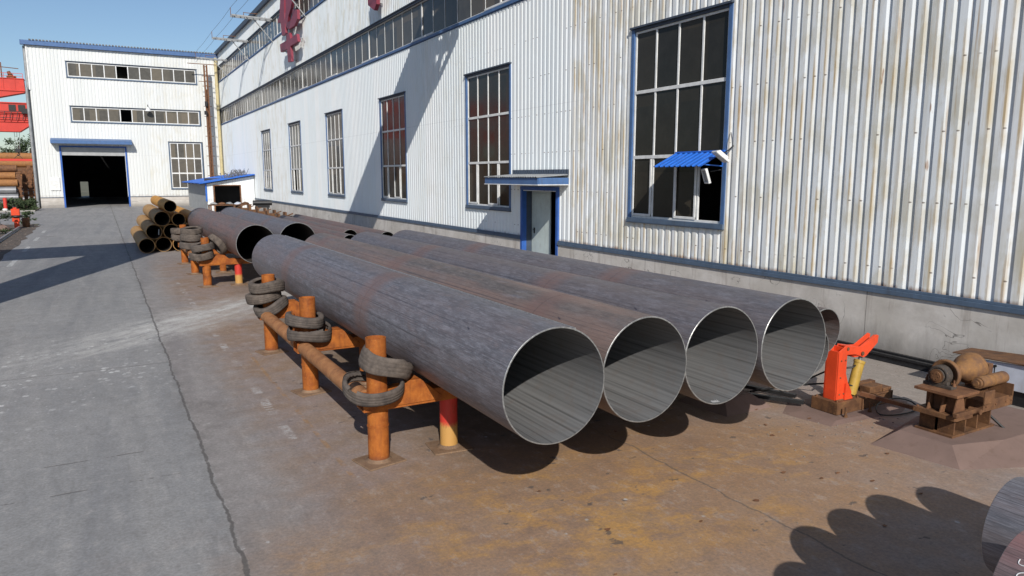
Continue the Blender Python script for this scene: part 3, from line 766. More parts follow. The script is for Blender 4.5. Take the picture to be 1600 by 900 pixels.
# ---- shed between the two workshops
SH0, SH1, SX0 = 69.0, 84.5, 8.15
shed = thing('shed', 'low lean-to shed with a bright blue roof and dark doorway beside the long workshop', 'shed', (10.1, SH0, 0))
b = B()
b.box(SX0, SX0 + .2, SH0 + .2, SH1, 0, 2.55)
link('side_wall', b, 'block', shed)
b = B()
def shed_z(x): return 2.52 + (x - SX0) * (3.22 - 2.52) / (XW - SX0)
n = 26
for i in range(n):
    x0 = SX0 + (XW - .08 - SX0) * i / n; x1 = SX0 + (XW - .08 - SX0) * (i + 1) / n
    zb = 2.36 if 8.72 < (x0 + x1) / 2 < 10.95 else 0
    b.box(x0 + .006, x1 - .006, SH0, SH0 + .03 + (.015 if i % 2 else 0), zb, shed_z((x0 + x1) / 2))
link('front_wall', b, 'sheet', shed)
b = B(); b.box(8.66, 8.78, SH0 - .04, SH0 + .1, 0, 2.40); b.box(10.90, 11.0, SH0 - .04, SH0 + .1, 0, 2.40); b.box(8.66, 11.0, SH0 - .05, SH0 + .1, 2.34, 2.42)
link('door_frame', b, 'rust_dark', shed)
b = B(); b.box(8.03, 8.14, SH0 - .10, SH0 + .12, 1.0, 2.56); link('corner_trim', b, 'blue_roof', shed)
b = B(); n = 40
for i in range(n):
    y0 = SH0 - .45 + (SH1 - SH0 + .5) * i / n; y1 = SH0 - .45 + (SH1 - SH0 + .5) * (i + 1) / n; ym = (y0 + y1) / 2
    for (ya, yb, da, db) in ((y0, ym, 0, .05), (ym, y1, .05, 0)):
        for off in (0, -.03):
            b.add([(SX0 - .62, ya, 2.56 + da + off), (XW - .06, ya, 3.34 + da + off), (XW - .06, yb, 3.34 + db + off), (SX0 - .62, yb, 2.56 + db + off)], [(0, 1, 2, 3)])
b.bar((SX0 - .62, SH0 - .46, 2.55), (XW - .06, SH0 - .46, 3.33), .03, .07)
link('roof', b, 'blue_roof', shed)
b = B()
for i in range(5): yy = SH0 + .2 + i * 3.4; b.bar((SX0 - .5, yy, 2.50), (XW - .1, yy, 3.24), .08, .10)
link('rafter', b, 'rust_dark', shed)
b = B(); b.box(SX0 + .3, XW - .1, SH0 + 4, SH0 + 4.1, 0, 3.0); link('inner_wall', b, 'interior', shed)
# dry stalks on the shed roof
b = B(); rr = random.Random(3)
for i in range(90):
    x = rr.uniform(9.9, 11.9); y = rr.uniform(69.6, 73); z = 2.6 + (x - SX0 + .6) * .165
    p = Vector((x, y, z)); d = Vector((rr.uniform(-.5, .5), rr.uniform(-.4, .4), rr.uniform(.3, .9))).normalized()
    b.bar(p, p + d * rr.uniform(.3, .75), .03)
tag(link('dry_brush', b, 'roof_tile'), 'tangle of dry grey stalks lying on the blue shed roof', 'brushwood', kind='stuff')

# ------------------------------------------------------------------ big red sign characters on brackets
def px_wall(px, py, X):
    f = 1130.0; pitch = R(8.8034); yaw = R(29.4261)
    fw = Vector((math.sin(yaw) * math.cos(pitch), math.cos(yaw) * math.cos(pitch), -math.sin(pitch)))
    rt = Vector((math.cos(yaw), -math.sin(yaw), 0)); up = rt.cross(fw)
    d = fw * f + rt * (px - 800) - up * (py - 450); t = X / d.x
    return (d.y * t, CAM_H + d.z * t)
SXP = XW - .55
def stroke(pts, parent, zoom=True):
    poly = [px_wall(380 + u / 7.5, v / 7.5, SXP) if zoom else px_wall(u, v, SXP) for u, v in pts]
    b = B(); b.prism(poly, (SXP, 0, 0), (0, 1, 0), (0, 0, 1), (1, 0, 0), .18)
    return link('stroke', b, ['red_sign'], parent)
t = thing('sign_character', 'big red sheet metal character standing off the long workshop beside the upper ribbon', 'sign', (SXP, 53, 11.2), 'red characters on the long workshop')
stroke([(430, 520), (505, 475), (500, 400), (538, 382), (552, 455), (625, 395), (640, 485), (552, 540), (562, 718), (527, 728), (512, 570), (440, 612)], t)
stroke([(437, -90), (478, -90), (480, 150), (490, 300), (495, 400), (455, 420), (445, 330), (436, 250), (405, 270), (405, 240), (425, 180)], t)
stroke([(495, -90), (585, -90), (560, 90), (530, 180), (520, 262), (556, 240), (572, 190), (578, 110), (630, 110), (635, 220), (600, 300), (530, 345), (500, 310), (485, 250), (500, 110)], t)
b = B()
for u, v in ((440, 600), (452, 540), (532, 700), (625, 470), (600, 440), (470, 330), (560, 300), (610, 180), (470, 60), (540, 40)):
    yy, zz = px_wall(380 + u / 7.5, v / 7.5, SXP); b.bar((SXP + .15, yy, zz), (XW + .02, yy, zz), .05)
link('standoff', b, 'grey_metal', t)
t = thing('sign_character', 'red foot of a stroke at the top edge, nearer than the big character', 'sign', (SXP, 36, 11.2), 'red characters on the long workshop')
stroke([(573, -25), (589, -25), (588, 6), (584.5, 16), (575, 8)], t, False)
b = B(); yy, zz = px_wall(581, 4, SXP); b.bar((SXP + .15, yy, zz), (XW + .02, yy, zz), .05); link('standoff', b, 'grey_metal', t)

# ---- floodlight outriggers at the upper ribbon
labs = ['lattice outrigger arm nearest the far workshop, high on the long workshop', 'lattice outrigger arm in the middle of the three against the sky', 'lattice outrigger arm just left of the big red character', 'outrigger just right of the big red character, only its brace in view']
for k, yy in enumerate((80.6, 68.6, 58.5, 48.4)):
    t = thing('outrigger', labs[k], 'bracket', (XW, yy, 14.8), 'outrigger arms along the upper ribbon of windows')
    b = B(); b.bar((XW, yy - .3, 14.8), (9.3, yy - .3, 14.85), .10); b.bar((XW, yy + .3, 14.8), (9.3, yy + .3, 14.85), .10)
    for i in range(7): x = 9.4 + i * .45; b.bar((x, yy - .3, 14.86), (x + .2, yy + .3, 14.86), .06)
    link('arm', b, 'grey_metal', t)
    b = B(); b.bar((10.9, yy, 14.75), (XW, yy, 13.2), .07); link('brace', b, 'grey_metal', t)
    b = B(); b.bar((10.2, yy, 14.9), (10.2, yy, 15.15), .04); b.bar((9.25, yy - .3, 14.8), (9.25, yy - .3, 15.35), .04); b.bar((10.2, yy, 15.15), (11.2, yy, 15.15), .04); link('post', b, 'rust_dark', t)
cab_l = ['upper of the two thin cables strung past the outrigger tips', 'lower of the two thin cables strung past the outrigger tips']
for k, (x, z) in enumerate(((9.3, 15.4), (9.6, 14.95))):
    b = B(); pts = []
    for i in range(57): y = 84 - i; q = ((y - 28) % 10.1) / 10.1; pts.append((x, y, z - .07 * 4 * q * (1 - q)))
    b.tube(pts, .011, 6); mesh_at('cable', b, 'cable', (x, 84, z), cab_l[k], 'cable')

# ------------------------------------------------------------------ flood lamps by the awning
t = thing('flood_lamp', 'white floodlight on the wall at the right end of the blue awning, upper of two', 'floodlight', (XW, 11.85, 3.7))
b = B()
rot = Euler((R(0), R(38), R(-25))).to_matrix()
def rbox(b, c, sx, sy, sz, rot, mi=0):
    vs = [Vector(c) + rot @ Vector((x * sx / 2, y * sy / 2, z * sz / 2)) for x in (-1, 1) for y in (-1, 1) for z in (-1, 1)]
    b.add(vs, [(0, 1, 3, 2), (4, 6, 7, 5), (0, 4, 5, 1), (2, 3, 7, 6), (0, 2, 6, 4), (1, 5, 7, 3)], mi)
rbox(b, (XW - .40, 11.72, 3.62), .36, .34, .06, rot); rbox(b, (XW - .37, 11.72, 3.66), .26, .24, .06, rot)
link('housing', b, 'white_lamp', t, bevel=.01)
b = B(); b.tube([(XW - .03, 11.72, 3.86), (XW - .12, 11.74, 3.78), (XW - .30, 11.72, 3.70)], .016); b.tube([(XW - .04, 11.80, 4.15), (XW - .13, 11.68, 4.02), (XW - .12, 11.66, 3.85), (XW - .25, 11.7, 3.72)], .009)
link('bracket', b, 'black', t)
t = thing('flood_lamp', 'slim tilted floodlight hanging below the right end of the blue awning', 'floodlight', (XW, 12.1, 3.3))
rot = Euler((R(0), R(72), R(-20))).to_matrix()
b = B()
for q in ((-.15, 0), (.15, 0)): rbox(b, Vector((XW - .42, 12.12, 3.20)) + rot @ Vector((q[0], 0, 0)), .04, .24, .06, rot)
for q in ((0, -.11), (0, .11)): rbox(b, Vector((XW - .42, 12.12, 3.20)) + rot @ Vector((0, q[1], 0)), .26, .03, .058, rot)
link('housing', b, 'white_lamp', t, bevel=.006)
b = B(); rbox(b, (XW - .42, 12.12, 3.20), .26, .19, .02, rot); link('lens', b, 'grey_metal', t)
b = B(); b.tube([(XW - .03, 12.06, 3.34), (XW - .3, 12.1, 3.30)], .014); link('bracket', b, 'black', t)

# ------------------------------------------------------------------ pipes
def pipe(name, x, z, r, y0, y1, mats, label, group, t=.013, seg=72, cat='steel pipe'):
    """a tube along Y; near end at y0. mats: outer, bore, rim"""
    b = B(); L = y1 - y0; rg = random.Random(hash((round(x, 2), round(z, 2))) & 0xffff)
    nl = max(2, int(L / 1.2)); ph = [rg.uniform(0, 6.28) for _ in range(4)]
    def ring(rad, y):
        out = []
        for i in range(seg):
            a = 2 * math.pi * i / seg
            rr = rad * (1 + .0025 * math.sin(2 * a + ph[0] + y * .5) + .0012 * math.sin(3 * a + ph[1] - y * .8))
            out.append((rr * math.cos(a), y, rr * math.sin(a)))
        return out
    vs = []
    for k in range(nl + 1): vs += ring(r, L * k / nl)
    b.add(vs, [(k * seg + i, k * seg + (i + 1) % seg, (k + 1) * seg + (i + 1) % seg, (k + 1) * seg + i) for k in range(nl) for i in range(seg)], 0, True)
    vs = ring(r - t, 0) + ring(r - t, L)
    b.add(vs, [(i, seg + i, seg + (i + 1) % seg, (i + 1) % seg) for i in range(seg)], 1, True)
    bev = min(.005, t * .3)
    for yy, s in ((0, -1), (L, 1)):
        A, Bq, Cq = ring(r, yy), ring(r - bev, yy + s * bev), ring(r - t, yy + s * bev)
        Dq = ring(r - t, yy)
        for P_, Q_ in ((A, Bq), (Bq, Cq), (Cq, Dq)):
            b.add(P_ + Q_, [(i, seg + i, seg + (i + 1) % seg, (i + 1) % seg) for i in range(seg)], 2)
    o = link(name, b, mats); o.location = (x, y0, z)
    return tag(o, label, cat, group)
G1 = 'large steel pipes on the near rack'
P1 = pipe('steel_pipe', 3.40, 1.350, .540, 5.24, 17.0, ['pipe1', 'pipe_in', 'rim'], 'large blue-grey steel pipe at the left of the near row, beside the tyres', G1)
P2 = pipe('steel_pipe', 4.475, 1.345, .525, 5.29, 17.1, ['pipe2', 'pipe_in', 'rim'], 'large brownish steel pipe, second from the left in the near row', G1)
P3 = pipe('steel_pipe', 5.53, 1.345, .525, 5.33, 17.0, ['pipe3', 'pipe_in', 'rim'], 'large dark steel pipe, third from the left in the near row', G1)
P4 = pipe('steel_pipe', 6.585, 1.345, .525, 5.29, 17.1, ['pipe3', 'pipe_in', 'rim'], 'large dark steel pipe nearest the wall in the near row', G1)
# weld bead along the first pipe
b = B(); a = R(67); b.tube([(.542 * math.cos(a), .01 + i * .978, .542 * math.sin(a)) for i in range(13)], .011, 6); link('weld_seam', b, 'rim', P1, local=True)
G2 = 'smaller pipes beside the wall'
pipe('steel_pipe', 7.38, 1.10, .30, 5.66, 17.5, ['pipe3', 'pipe_in', 'rim'], 'slim hidden pipe whose rim shows as a thin arc beside the wall-side big pipe', G2, .012, 48)
pipe('steel_pipe', 7.985, 1.225, .300, 5.96, 16.0, ['pipe4', 'pipe4', 'rim'], 'smaller pipe poking out between the large pipes and the wall plinth, above the orange arm', G2, .012, 48)
G3 = 'large steel pipes on the far rack'
pipe('steel_pipe', 3.61, 1.355, .53, 20.66, 33.0, ['pipe4', 'bore_dark', 'rim'], 'large dark steel pipe at the left of the farther row, ending behind the near pipes', G3)
pipe('steel_pipe', 4.79, 1.365, .53, 20.9, 33.0, ['pipe3', 'bore_dark', 'rim'], 'large dark steel pipe at the right of the farther row', G3)
G4 = 'slim reddish pipes lying between the far row and the wall'
pipe('steel_pipe', 6.68, 1.12, .28, 22.1, 34.3, ['pipe4', 'bore_dark', 'rim'], 'slim reddish pipe with its dark end showing, left of the slim pipes in the distance', G4, .012, 40)
pipe('steel_pipe', 7.40, 1.10, .28, 24.5, 35.0, ['pipe4', 'bore_dark', 'rim'], 'slim reddish pipe between two others, no end showing', G4, .012, 40)
pipe('steel_pipe', 8.10, 1.12, .28, 22.7, 35.2, ['pipe4', 'bore_dark', 'rim'], 'slim reddish pipe closest to the wall plinth, its end a small dark slit', G4, .012, 40)
b = B(); rq = random.Random(4)
for k in range(5):
    a0 = -97 + k * 2.2; p = [(.5105 * math.cos(R(a0 + rq.uniform(-.8, .8) + q * .5)), .035 + q * .018, .5105 * math.sin(R(a0 + rq.uniform(-.8, .8)))) for q in range(4)]
    b.tube(p, .003, 5)
link('chalk_mark', b, 'chalk', P3, local=True)
# near pile at the camera: only the far ends reach into the picture
G5 = 'pipes of the pile at the lower right corner'
NP = pipe('steel_pipe', 4.56, 1.15, .295, -9.9, 2.06, ['pipe1', 'bore_dark', 'rim'], 'dark blue-grey pipe whose end curves into the lower right corner of the picture', G5, .012, 64)
NB = pipe('steel_pipe', 3.93, 1.15, .295, -10.2, 1.70, ['pipe5', 'bore_dark', 'rim'], 'reddish pipe with white chalk scribbles at the very corner, lower right', G5, .012, 64)
for k, (x, y1) in enumerate(((5.16, 2.13), (5.76, 2.15), (6.38, 2.02))):
    pipe('steel_pipe', x, 1.15, .295, y1 - 11.9, y1, ['pipe1', 'bore_dark', 'rim'], 'pipe beyond the corner of the picture, known only by its rounded shadow on the yard', G5, .012, 48)
b = B()   # chalk marks wrap the surface of the pipe
def wrap(pts, r=.2965):
    return [(r * math.cos(R(a)), y, r * math.sin(R(a))) for a, y in pts]
L = 11.90
def scrawl(a0, y0, sa, sy, n, f):
    return wrap([(a0 + sa * f(k / n)[0], L - y0 + sy * f(k / n)[1]) for k in range(n + 1)])
b.tube(scrawl(128, .16, 9, .085, 28, lambda t: (math.sin(t * 5.6 + .4) * (1 - .2 * t), 1 - 2 * t + .25 * math.sin(t * 9))), .0028, 5)
b.tube(scrawl(147, .15, 6, .06, 18, lambda t: (math.cos(t * 5.0), math.sin(t * 5.0))), .0028, 5)
b.tube(scrawl(112, .24, 5, .07, 12, lambda t: (t * 2 - 1, math.sin(t * 3.1))), .0028, 5)
link('chalk_mark', b, 'chalk', NB, local=True)

# rusty orange pile beyond the racks
G6 = 'pile of rusty orange pipes at the edge of the road'
r = .315
pile = []
rows = [(1.52, .317, 4, r), (1.85, .865, 3, r), (2.18, 1.415, 3, r), (2.50, 1.96, 1, .25)]
words = {(0, 0): 'outermost pipe on the ground at the road side of the rusty pile', (0, 1): 'second pipe from the road in the bottom layer of the rusty pile', (0, 2): 'third pipe from the road in the bottom layer of the rusty pile', (0, 3): 'bottom layer pipe of the rusty pile nearest the racks',
         (1, 0): 'outermost pipe in the second layer of the rusty pile, at the road side', (1, 1): 'middle pipe in the second layer of the rusty pile', (1, 2): 'second layer pipe of the rusty pile nearest the racks',
         (2, 0): 'outermost pipe in the third layer of the rusty pile, with a chipped paint rim', (2, 1): 'middle orange pipe in the third layer of the rusty pile', (2, 2): 'third layer orange pipe nearest the racks',
         (3, 0): 'topmost slim orange pipe crowning the rusty pile'}
for j, (x0, z, n, rr) in enumerate(rows):
    for i in range(n):
        q = rr if not (j == 2 and i) else .27
        y0 = 33.7 + ((i * 7 + j * 3) % 4) * .14 - (.2 if j == 3 else 0)
        pipe('rusty_pipe', x0 + i * .66 - (.03 * i if j == 2 else 0), z - (r - q if j == 2 else 0) + (0 if j < 3 else -.02), q, y0, y0 + 9.0, ['bpipe' if i == 0 and j < 3 else 'opipe', 'bore_dark', 'bpipe'], words[(j, i)], G6, .02, 32, 'pipe')
b = B()
b.bar((2.0, 33.8, .75), (2.02, 33.85, .98), .03); mesh_at('wedge', b, 'grey_metal', (2.0, 33.8, .75), 'short pale stick standing in the mouth of a rusty pile pipe', 'stick')

# ------------------------------------------------------------------ racks
def rack(y_list, label, width, posts_extra=()):
    t = thing('pipe_rack', label, 'pipe rack', (2.52, y_list[0], 0), 'rusty orange pipe racks')
    for k, y in enumerate(y_list):
        legs = [2.53, 3.40, 4.95, 6.5] + ([7.9] if width > 8 else [])
        for i, x in enumerate(legs):
            b = B(); rr = .118 if i == 0 else .105
            b.cyl((x, y, .012), (x, y, .63), rr, seg=24)
            if i == 0: b.cyl((x, y, .42), (x, y, .435), rr + .006, seg=24)
            link('leg', b, 'legpaint' if (i == 1 and k == 0) else 'rust', t)
            b = B(); a = R(12 if i == 0 else -6); c, s = math.cos(a), math.sin(a); h = .235
            poly = [(x + c * u - s * v, y + s * u + c * v) for u, v in ((-h, -h * .9), (h, -h * .9), (h, h * .9), (-h, h * .9))]
            b.prism(poly, (0, 0, 0), (1, 0, 0), (0, 1, 0), (0, 0, 1), .018)
            bp = link('base_plate', b, 'plate', t, bevel=.004)
            b = B(); b.lathe([(.018, rr + .035), (.03, rr + .012), (.05, rr + .002)], (x, y, 0), (0, 0, 1), 24); link('weld_fillet', b, 'plate', bp)
        # bolster beam: open channel with sloping saddles
        b = B(); yb0, yb1 = y - .13, y + .13
        b.box(2.33, width, yb0, yb0 + .02, .63, .79); b.box(2.33, width, yb1 - .02, yb1, .63, .79); b.box(2.33, width, yb0 + .02, yb1 - .02, .77, .79); b.box(2.33, width, yb0 + .02, yb1 - .02, .63, .65)
        b.prism([(2.335, .66), (2.335, .80), (2.66, .80), (2.84, .93), (3.00, .93), (3.26, .70), (3.26, .66)], (0, yb0 - .012, 0), (1, 0, 0), (0, 0, 1), (0, 1, 0), .012)
        b.prism([(2.60, .79), (2.66, .80), (2.84, .928), (3.00, .928), (3.16, .79)], (0, yb0, 0), (1, 0, 0), (0, 0, 1), (0, 1, 0), .25)
        link('bolster', b, 'rust', t, bevel=.006)
        b = B(); b.hollow((2.53, y, .79), (2.53, y, 1.435), .115, .012, 28); link('post', b, 'rust', t)
        if k:
            b = B(); b.box(2.30, 2.42, y + .02, y + .03, .9, 1.26); b.box(2.30, 2.31, y - .08, y + .02, .9, 1.26); link('bracket', b, 'rust', t, bevel=.003)
    for a, c in zip(y_list, y_list[1:]):
        b = B(); b.cyl((2.43, a + .14, .71), (2.43, c - .14, .71), .10, seg=24); b.lathe([(0, .102), (.02, .106), (.04, .102)], (2.43, c - .75, .71), (0, 1, 0), 24)
        link('side_rail', b, 'rust_rail', t)
    return t
rack([7.56, 10.63, 13.49], 'near rusty orange rack of tube legs and cross beams carrying the large near pipes', 7.15)
rack([22.6, 25.8, 29.07], 'farther rusty orange rack of tube legs carrying the second row of pipes', 7.0)
# plain bearers below the slim pipes by the wall
labs = ['rusty trestle bearer under the smaller pipes, the one nearest the camera', 'rusty trestle bearer under the smaller pipes, half way along the near row', 'rusty trestle bearer under the slim pipes in the distance, nearer one', 'rusty trestle bearer under the slim pipes in the distance, farther one']
for k, (x0, x1, y) in enumerate(((7.3, 8.9, 8.4), (7.3, 8.9, 13.6), (6.3, 8.6, 25.0), (6.3, 8.6, 31.0))):
    t = thing('trestle', labs[k], 'trestle', (x0, y, 0), 'low bearers under the smaller pipes')
    b = B(); b.box(x0, x1, y - .1, y + .1, .62, .795 if k < 2 else .83)
    if k < 2: b.box(7.75, 8.2, y - .08, y + .08, .795, .92)
    link('beam', b, 'rust_mid', t, bevel=.006)
    for x in (x0 + .15, x1 - .15): b = B(); b.cyl((x, y, 0), (x, y, .62), .09); link('leg', b, 'rust_mid', t)
# bearer for the corner pile (outside the picture, below it)
t = thing('trestle', 'rusty bearer under the corner pile, out of sight below the picture', 'trestle', (3.5, .2, 0))
b = B(); b.box(3.3, 6.9, .1, .35, .62, .853); link('beam', b, 'rust_mid', t)
for x in (3.6, 6.6): b = B(); b.cyl((x, .22, 0), (x, .22, .62), .1); link('leg', b, 'rust_mid', t)

# ------------------------------------------------------------------ tyres
def tyre_mesh(seed, Rr=.315, W=.19, squash=0.0, torn=False, twist=0.0, bead=.62):
    rg = random.Random(seed); b = B(); seg = 72
    hw = W / 2
    prof = [(-hw * .72, .62), (-hw * .98, .76), (-hw, .87), (-hw * .9, .945), (-hw * .72, .978), (-hw * .46, .993), (-hw * .40, .982), (-hw * .34, .996), (-hw * .06, 1.0), (0, .985), (hw * .06, 1.0),
            (hw * .34, .996), (hw * .40, .982), (hw * .46, .993), (hw * .72, .978), (hw * .9, .945), (hw, .87), (hw * .98, .76), (hw * .72, .62),
            (hw * .64, .62), (hw * .88, .77), (hw * .88, .87), (hw * .66, .945), (0, .955), (-hw * .66, .945), (-hw * .88, .87), (-hw * .88, .77), (-hw * .64, .62)]
    if bead > .62: prof = [(h, max(r_, bead + (r_ - .62) * .35) if r_ < .9 else r_) for h, r_ in prof]
    ph = [rg.uniform(0, 6.28) for _ in range(6)]; k = len(prof); vs = []
    for i in range(seg):
        a = 2 * math.pi * i / seg
        ell = 1 + squash * math.cos(2 * (a + ph[0])) * .5 + .008 * math.sin(3 * a + ph[1])
        lift = .010 * math.sin(2 * a + ph[2]) + .006 * math.sin(3 * a + ph[3]) + twist * math.sin(2 * a + ph[4]) * .026 
        for m, (h, rr) in enumerate(prof):
            q = Rr * rr * ell
            hh = h * (1 + .06 * math.sin(2 * a + ph[5]))
            if torn and m >= 14 and m <= 22 and 0 < (i - 6) < 30:
                hh -= .05 * (math.sin((i - 6) / 30 * math.pi)) + rg.uniform(0, .018) * (1 if 15 <= m <= 20 else .3)
            if 3 <= m <= 15: q += rg.uniform(-.0015, .0015)
            vs.append((q * math.cos(a), q * math.sin(a), hh + lift))
    fs = [(i * k + m, i * k + (m + 1) % k, ((i + 1) % seg) * k + (m + 1) % k, ((i + 1) % seg) * k + m) for i in range(seg) for m in range(k)
          if not (torn and 34 < i < 39 and 10 < m < 22)]
    b.add(vs, fs, 0, True); return b
tyres = [
    # x, y, z, rx, ry, rz, seed, R, W, squash, torn, label
    (2.47, 7.50, .90, 14, 2, 20, 1, .325, .17, .10, True, 'torn tyre lying lowest round the nearest post of the near rack, its inside showing'),
    (2.64, 7.55, 1.12, -3, 24, 250, 2, .315, .22, .06, True, 'ragged tyre slung tilted on the nearest post, above the torn one'),
    (2.54, 10.60, .93, 4, 2, 120, 3, .325, .21, .03, True, 'tyre with a hole in its tread round the second post of the near rack'),
    (2.49, 10.66, 1.10, 2, 6, 10, 4, .285, .17, .04, False, 'smaller tyre nested on top at the second post of the near rack'),
    (2.55, 13.45, .87, 6, -20, 40, 5, .31, .19, .03, False, 'bottom tyre of the three tilted at the third post of the near rack'),
    (2.44, 13.52, 1.04, 0, -9, 80, 6, .31, .18, .03, False, 'middle tyre of the three at the third post of the near rack'),
    (2.50, 13.47, 1.24, 3, -2, 160, 7, .315, .20, .02, False, 'top tyre of the three at the third post of the near rack'),
    (2.42, 22.60, .93, 4, -10, 0, 8, .34, .22, .04, False, 'lower grey tyre round the nearest post of the farther rack'),
    (2.46, 22.58, 1.17, 2, -10, 50, 9, .33, .21, .04, False, 'upper grey tyre round the nearest post of the farther rack'),
    (2.86, 22.55, 1.24, -8, 58, 20, 10, .33, .20, .05, False, 'tyre leaning on edge between the nearest post of the farther rack and the pipe'),
    (2.46, 25.80, .96, 4, 3, 0, 11, .35, .23, .03, False, 'lowest tyre of the stack on the second post of the farther rack'),
    (2.48, 25.80, 1.20, -3, 4, 90, 12, .35, .23, .03, False, 'middle tyre of the stack on the second post of the farther rack'),
    (2.50, 25.80, 1.43, 5, -2, 30, 13, .34, .21, .03, False, 'top tyre of the stack on the second post of the farther rack'),
    (2.46, 29.07, .98, 3, 5, 30, 14, .34, .22, .03, False, 'lower tyre on the third post of the farther rack'),
    (2.44, 29.07, 1.22, -4, -4, 90, 15, .34, .22, .03, False, 'upper tyre on the third post of the farther rack'),
]
for x, y, z, rx, ry, rz, sd, Rr, W, sq, torn, lab in tyres:
    o = link('tyre', tyre_mesh(sd, Rr, W, sq, torn, 1.0 if torn else .4, .84 if torn else .68), 'rubber')
    o.location = (x, y, z); o.rotation_euler = (R(rx), R(ry), R(rz)); o.rotation_mode = 'XYZ'
    # tilt after the spin about its own axis
    o.rotation_euler = (Euler((R(rx), R(ry), 0)).to_matrix() @ Euler((0, 0, R(rz))).to_matrix()).to_euler()
    tag(o, lab, 'tyre', 'old tyres hung on the rack posts')

# ------------------------------------------------------------------ orange hydraulic arm
t = thing('pipe_stop_arm', 'bright orange hydraulic pipe stop with a yellow cylinder on a rusty base', 'hydraulic arm', (8.7, 6.15, 0))
b = B()
b.box(8.32, 9.22, 5.93, 5.95, .03, .21); b.box(8.32, 9.22, 6.42, 6.44, .03, .21); b.box(8.31, 8.33, 5.93, 6.44, .03, .21)
b.box(8.33, 9.72, 5.95, 6.42, .19, .21); b.box(8.33, 9.72, 5.95, 6.42, .02, .04); b.box(9.22, 9.74, 5.98, 6.0, .05, .19); b.box(8.9, 8.92, 5.9, 5.95, .03, .21)
base = link('base', b, 'rust_mid', t, bevel=.004)
b = B(); b.box(9.20, 9.52, 6.0, 6.2, .21, .31); b.box(9.0, 9.75, 6.30, 6.42, .21, .29); b.box(9.52, 9.74, 5.98, 6.4, .21, .26); link('saddle', b, 'rust_mid', base, bevel=.006)
b = B()
for x, y in ((8.38, 5.82), (8.95, 5.80), (9.86, 6.05), (9.2, 6.52)): b.cyl((x, y, 0), (x, y, .17), .018, seg=10); b.cyl((x, y, .02), (x, y, .05), .035, seg=6)
b.box(8.3, 9.0, 5.76, 5.86, .0, .018)
link('anchor_bolt', b, 'rust_mid', base)
b = B()
b.prism([(8.40, .21), (8.76, .21), (8.77, .30), (8.66, .46), (8.60, .60), (8.60, .98), (8.57, 1.02), (8.40, .94)], (0, 6.03, 0), (1, 0, 0), (0, 0, 1), (0, 1, 0), .022)
b.prism([(8.40, .21), (8.76, .21), (8.77, .30), (8.66, .46), (8.60, .60), (8.60, .98), (8.57, 1.02), (8.40, .94)], (0, 6.27, 0), (1, 0, 0), (0, 0, 1), (0, 1, 0), .022)
b.box(8.395, 8.415, 6.052, 6.27, .21, .94); b.box(8.57, 8.59, 6.052, 6.27, .66, .98)
b.prism([(8.56, .21), (8.76, .21), (8.58, .46)], (0, 5.99, 0), (1, 0, 0), (0, 0, 1), (0, 1, 0), .04)
col = link('column', b, 'orange', t, bevel=.004)
b = B()
for yy in (6.06, 6.22):
    b.prism([(8.56, .87), (8.60, 1.01), (8.86, .965), (9.00, .955), (9.34, 1.10), (9.40, 1.08), (9.385, .97), (9.12, .80), (9.06, .78), (8.84, .85)], (0, yy, 0), (1, 0, 0), (0, 0, 1), (0, 1, 0), .02)
b.prism([(8.60, .985), (8.86, .945), (8.86, .965), (8.60, 1.005)], (0, 6.08, 0), (1, 0, 0), (0, 0, 1), (0, 1, 0), .14)
b.prism([(8.99, .93), (9.34, 1.075), (9.33, 1.095), (8.98, .95)], (0, 6.08, 0), (1, 0, 0), (0, 0, 1), (0, 1, 0), .03)
b.box(8.84, 9.10, 6.08, 6.22, .80, .82)
link('arm', b, 'orange', t, bevel=.003)
b = B()
for x, z in ((8.46, .30), (8.56, .30), (8.46, .80), (8.56, .80), (8.46, .55)): b.cyl((x, 6.03, z), (x, 6.018, z), .012, seg=6)
for x, y in ((8.36, 5.98), (8.36, 6.38), (8.86, 5.98), (9.16, 5.98), (9.66, 6.02), (9.66, 6.36), (9.10, 6.36)): b.cyl((x, y, .21), (x, y, .235), .016, seg=6)
b.box(8.395, 8.60, 6.02, 6.03, .208, .225)
link('bolt', b, 'rust_dark', t)
b = B(); b.cyl((8.60, 6.035, .965), (8.60, 6.015, .965), .025); b.cyl((9.0, 6.05, .85), (9.0, 6.035, .85), .03); link('pivot_pin', b, 'rust_dark', t)
b = B(); b.cyl((8.90, 6.14, .22), (9.06, 6.14, .70), .085, seg=24); b.cyl((9.052, 6.14, .68), (9.066, 6.14, .72), .094, seg=24); b.cyl((9.06, 6.14, .70), (9.10, 6.14, .86), .034, seg=14, mi=1)
link('cylinder', b, ['yellow', 'rim'], t)
b = B(); b.tube([(8.93, 6.12, .66), (8.80, 6.06, .66), (8.70, 6.4, .58), (8.66, 6.8, .35), (8.4, 7.2, .1)], .014); b.tube([(8.98, 6.12, .62), (9.06, 6.1, .52), (9.03, 6.1, .36), (8.93, 6.1, .28)], .012); b.tube([(8.88, 6.1, .36), (8.75, 6.3, .38), (8.5, 6.9, .25), (8.1, 7.6, .04)], .014)
link('hose', b, 'cable', t)
t.scale = (.86, .80, .93)
labs2 = ['left one of two blackened steel bars on the ground behind the orange arm', 'right one of two blackened steel bars on the ground behind the orange arm']
for k, (p, q) in enumerate((((7.1, 8.6, .06), (8.30, 6.45, .09)), ((7.9, 8.6, .06), (8.50, 6.75, .07)))):
    b = B(); b.bar(p, q, .07, .05); mesh_at('steel_bar', b, 'black', p, labs2[k], 'steel bar')
b = B(); b.bar((8.86, 5.98, .26), (9.02, 4.92, .22), .05, .05); mesh_at('rusty_bar', b, 'rust_dark', (8.9, 5.9, .2), 'rusty bar reaching from the orange arm base to the roller stand', 'steel bar')

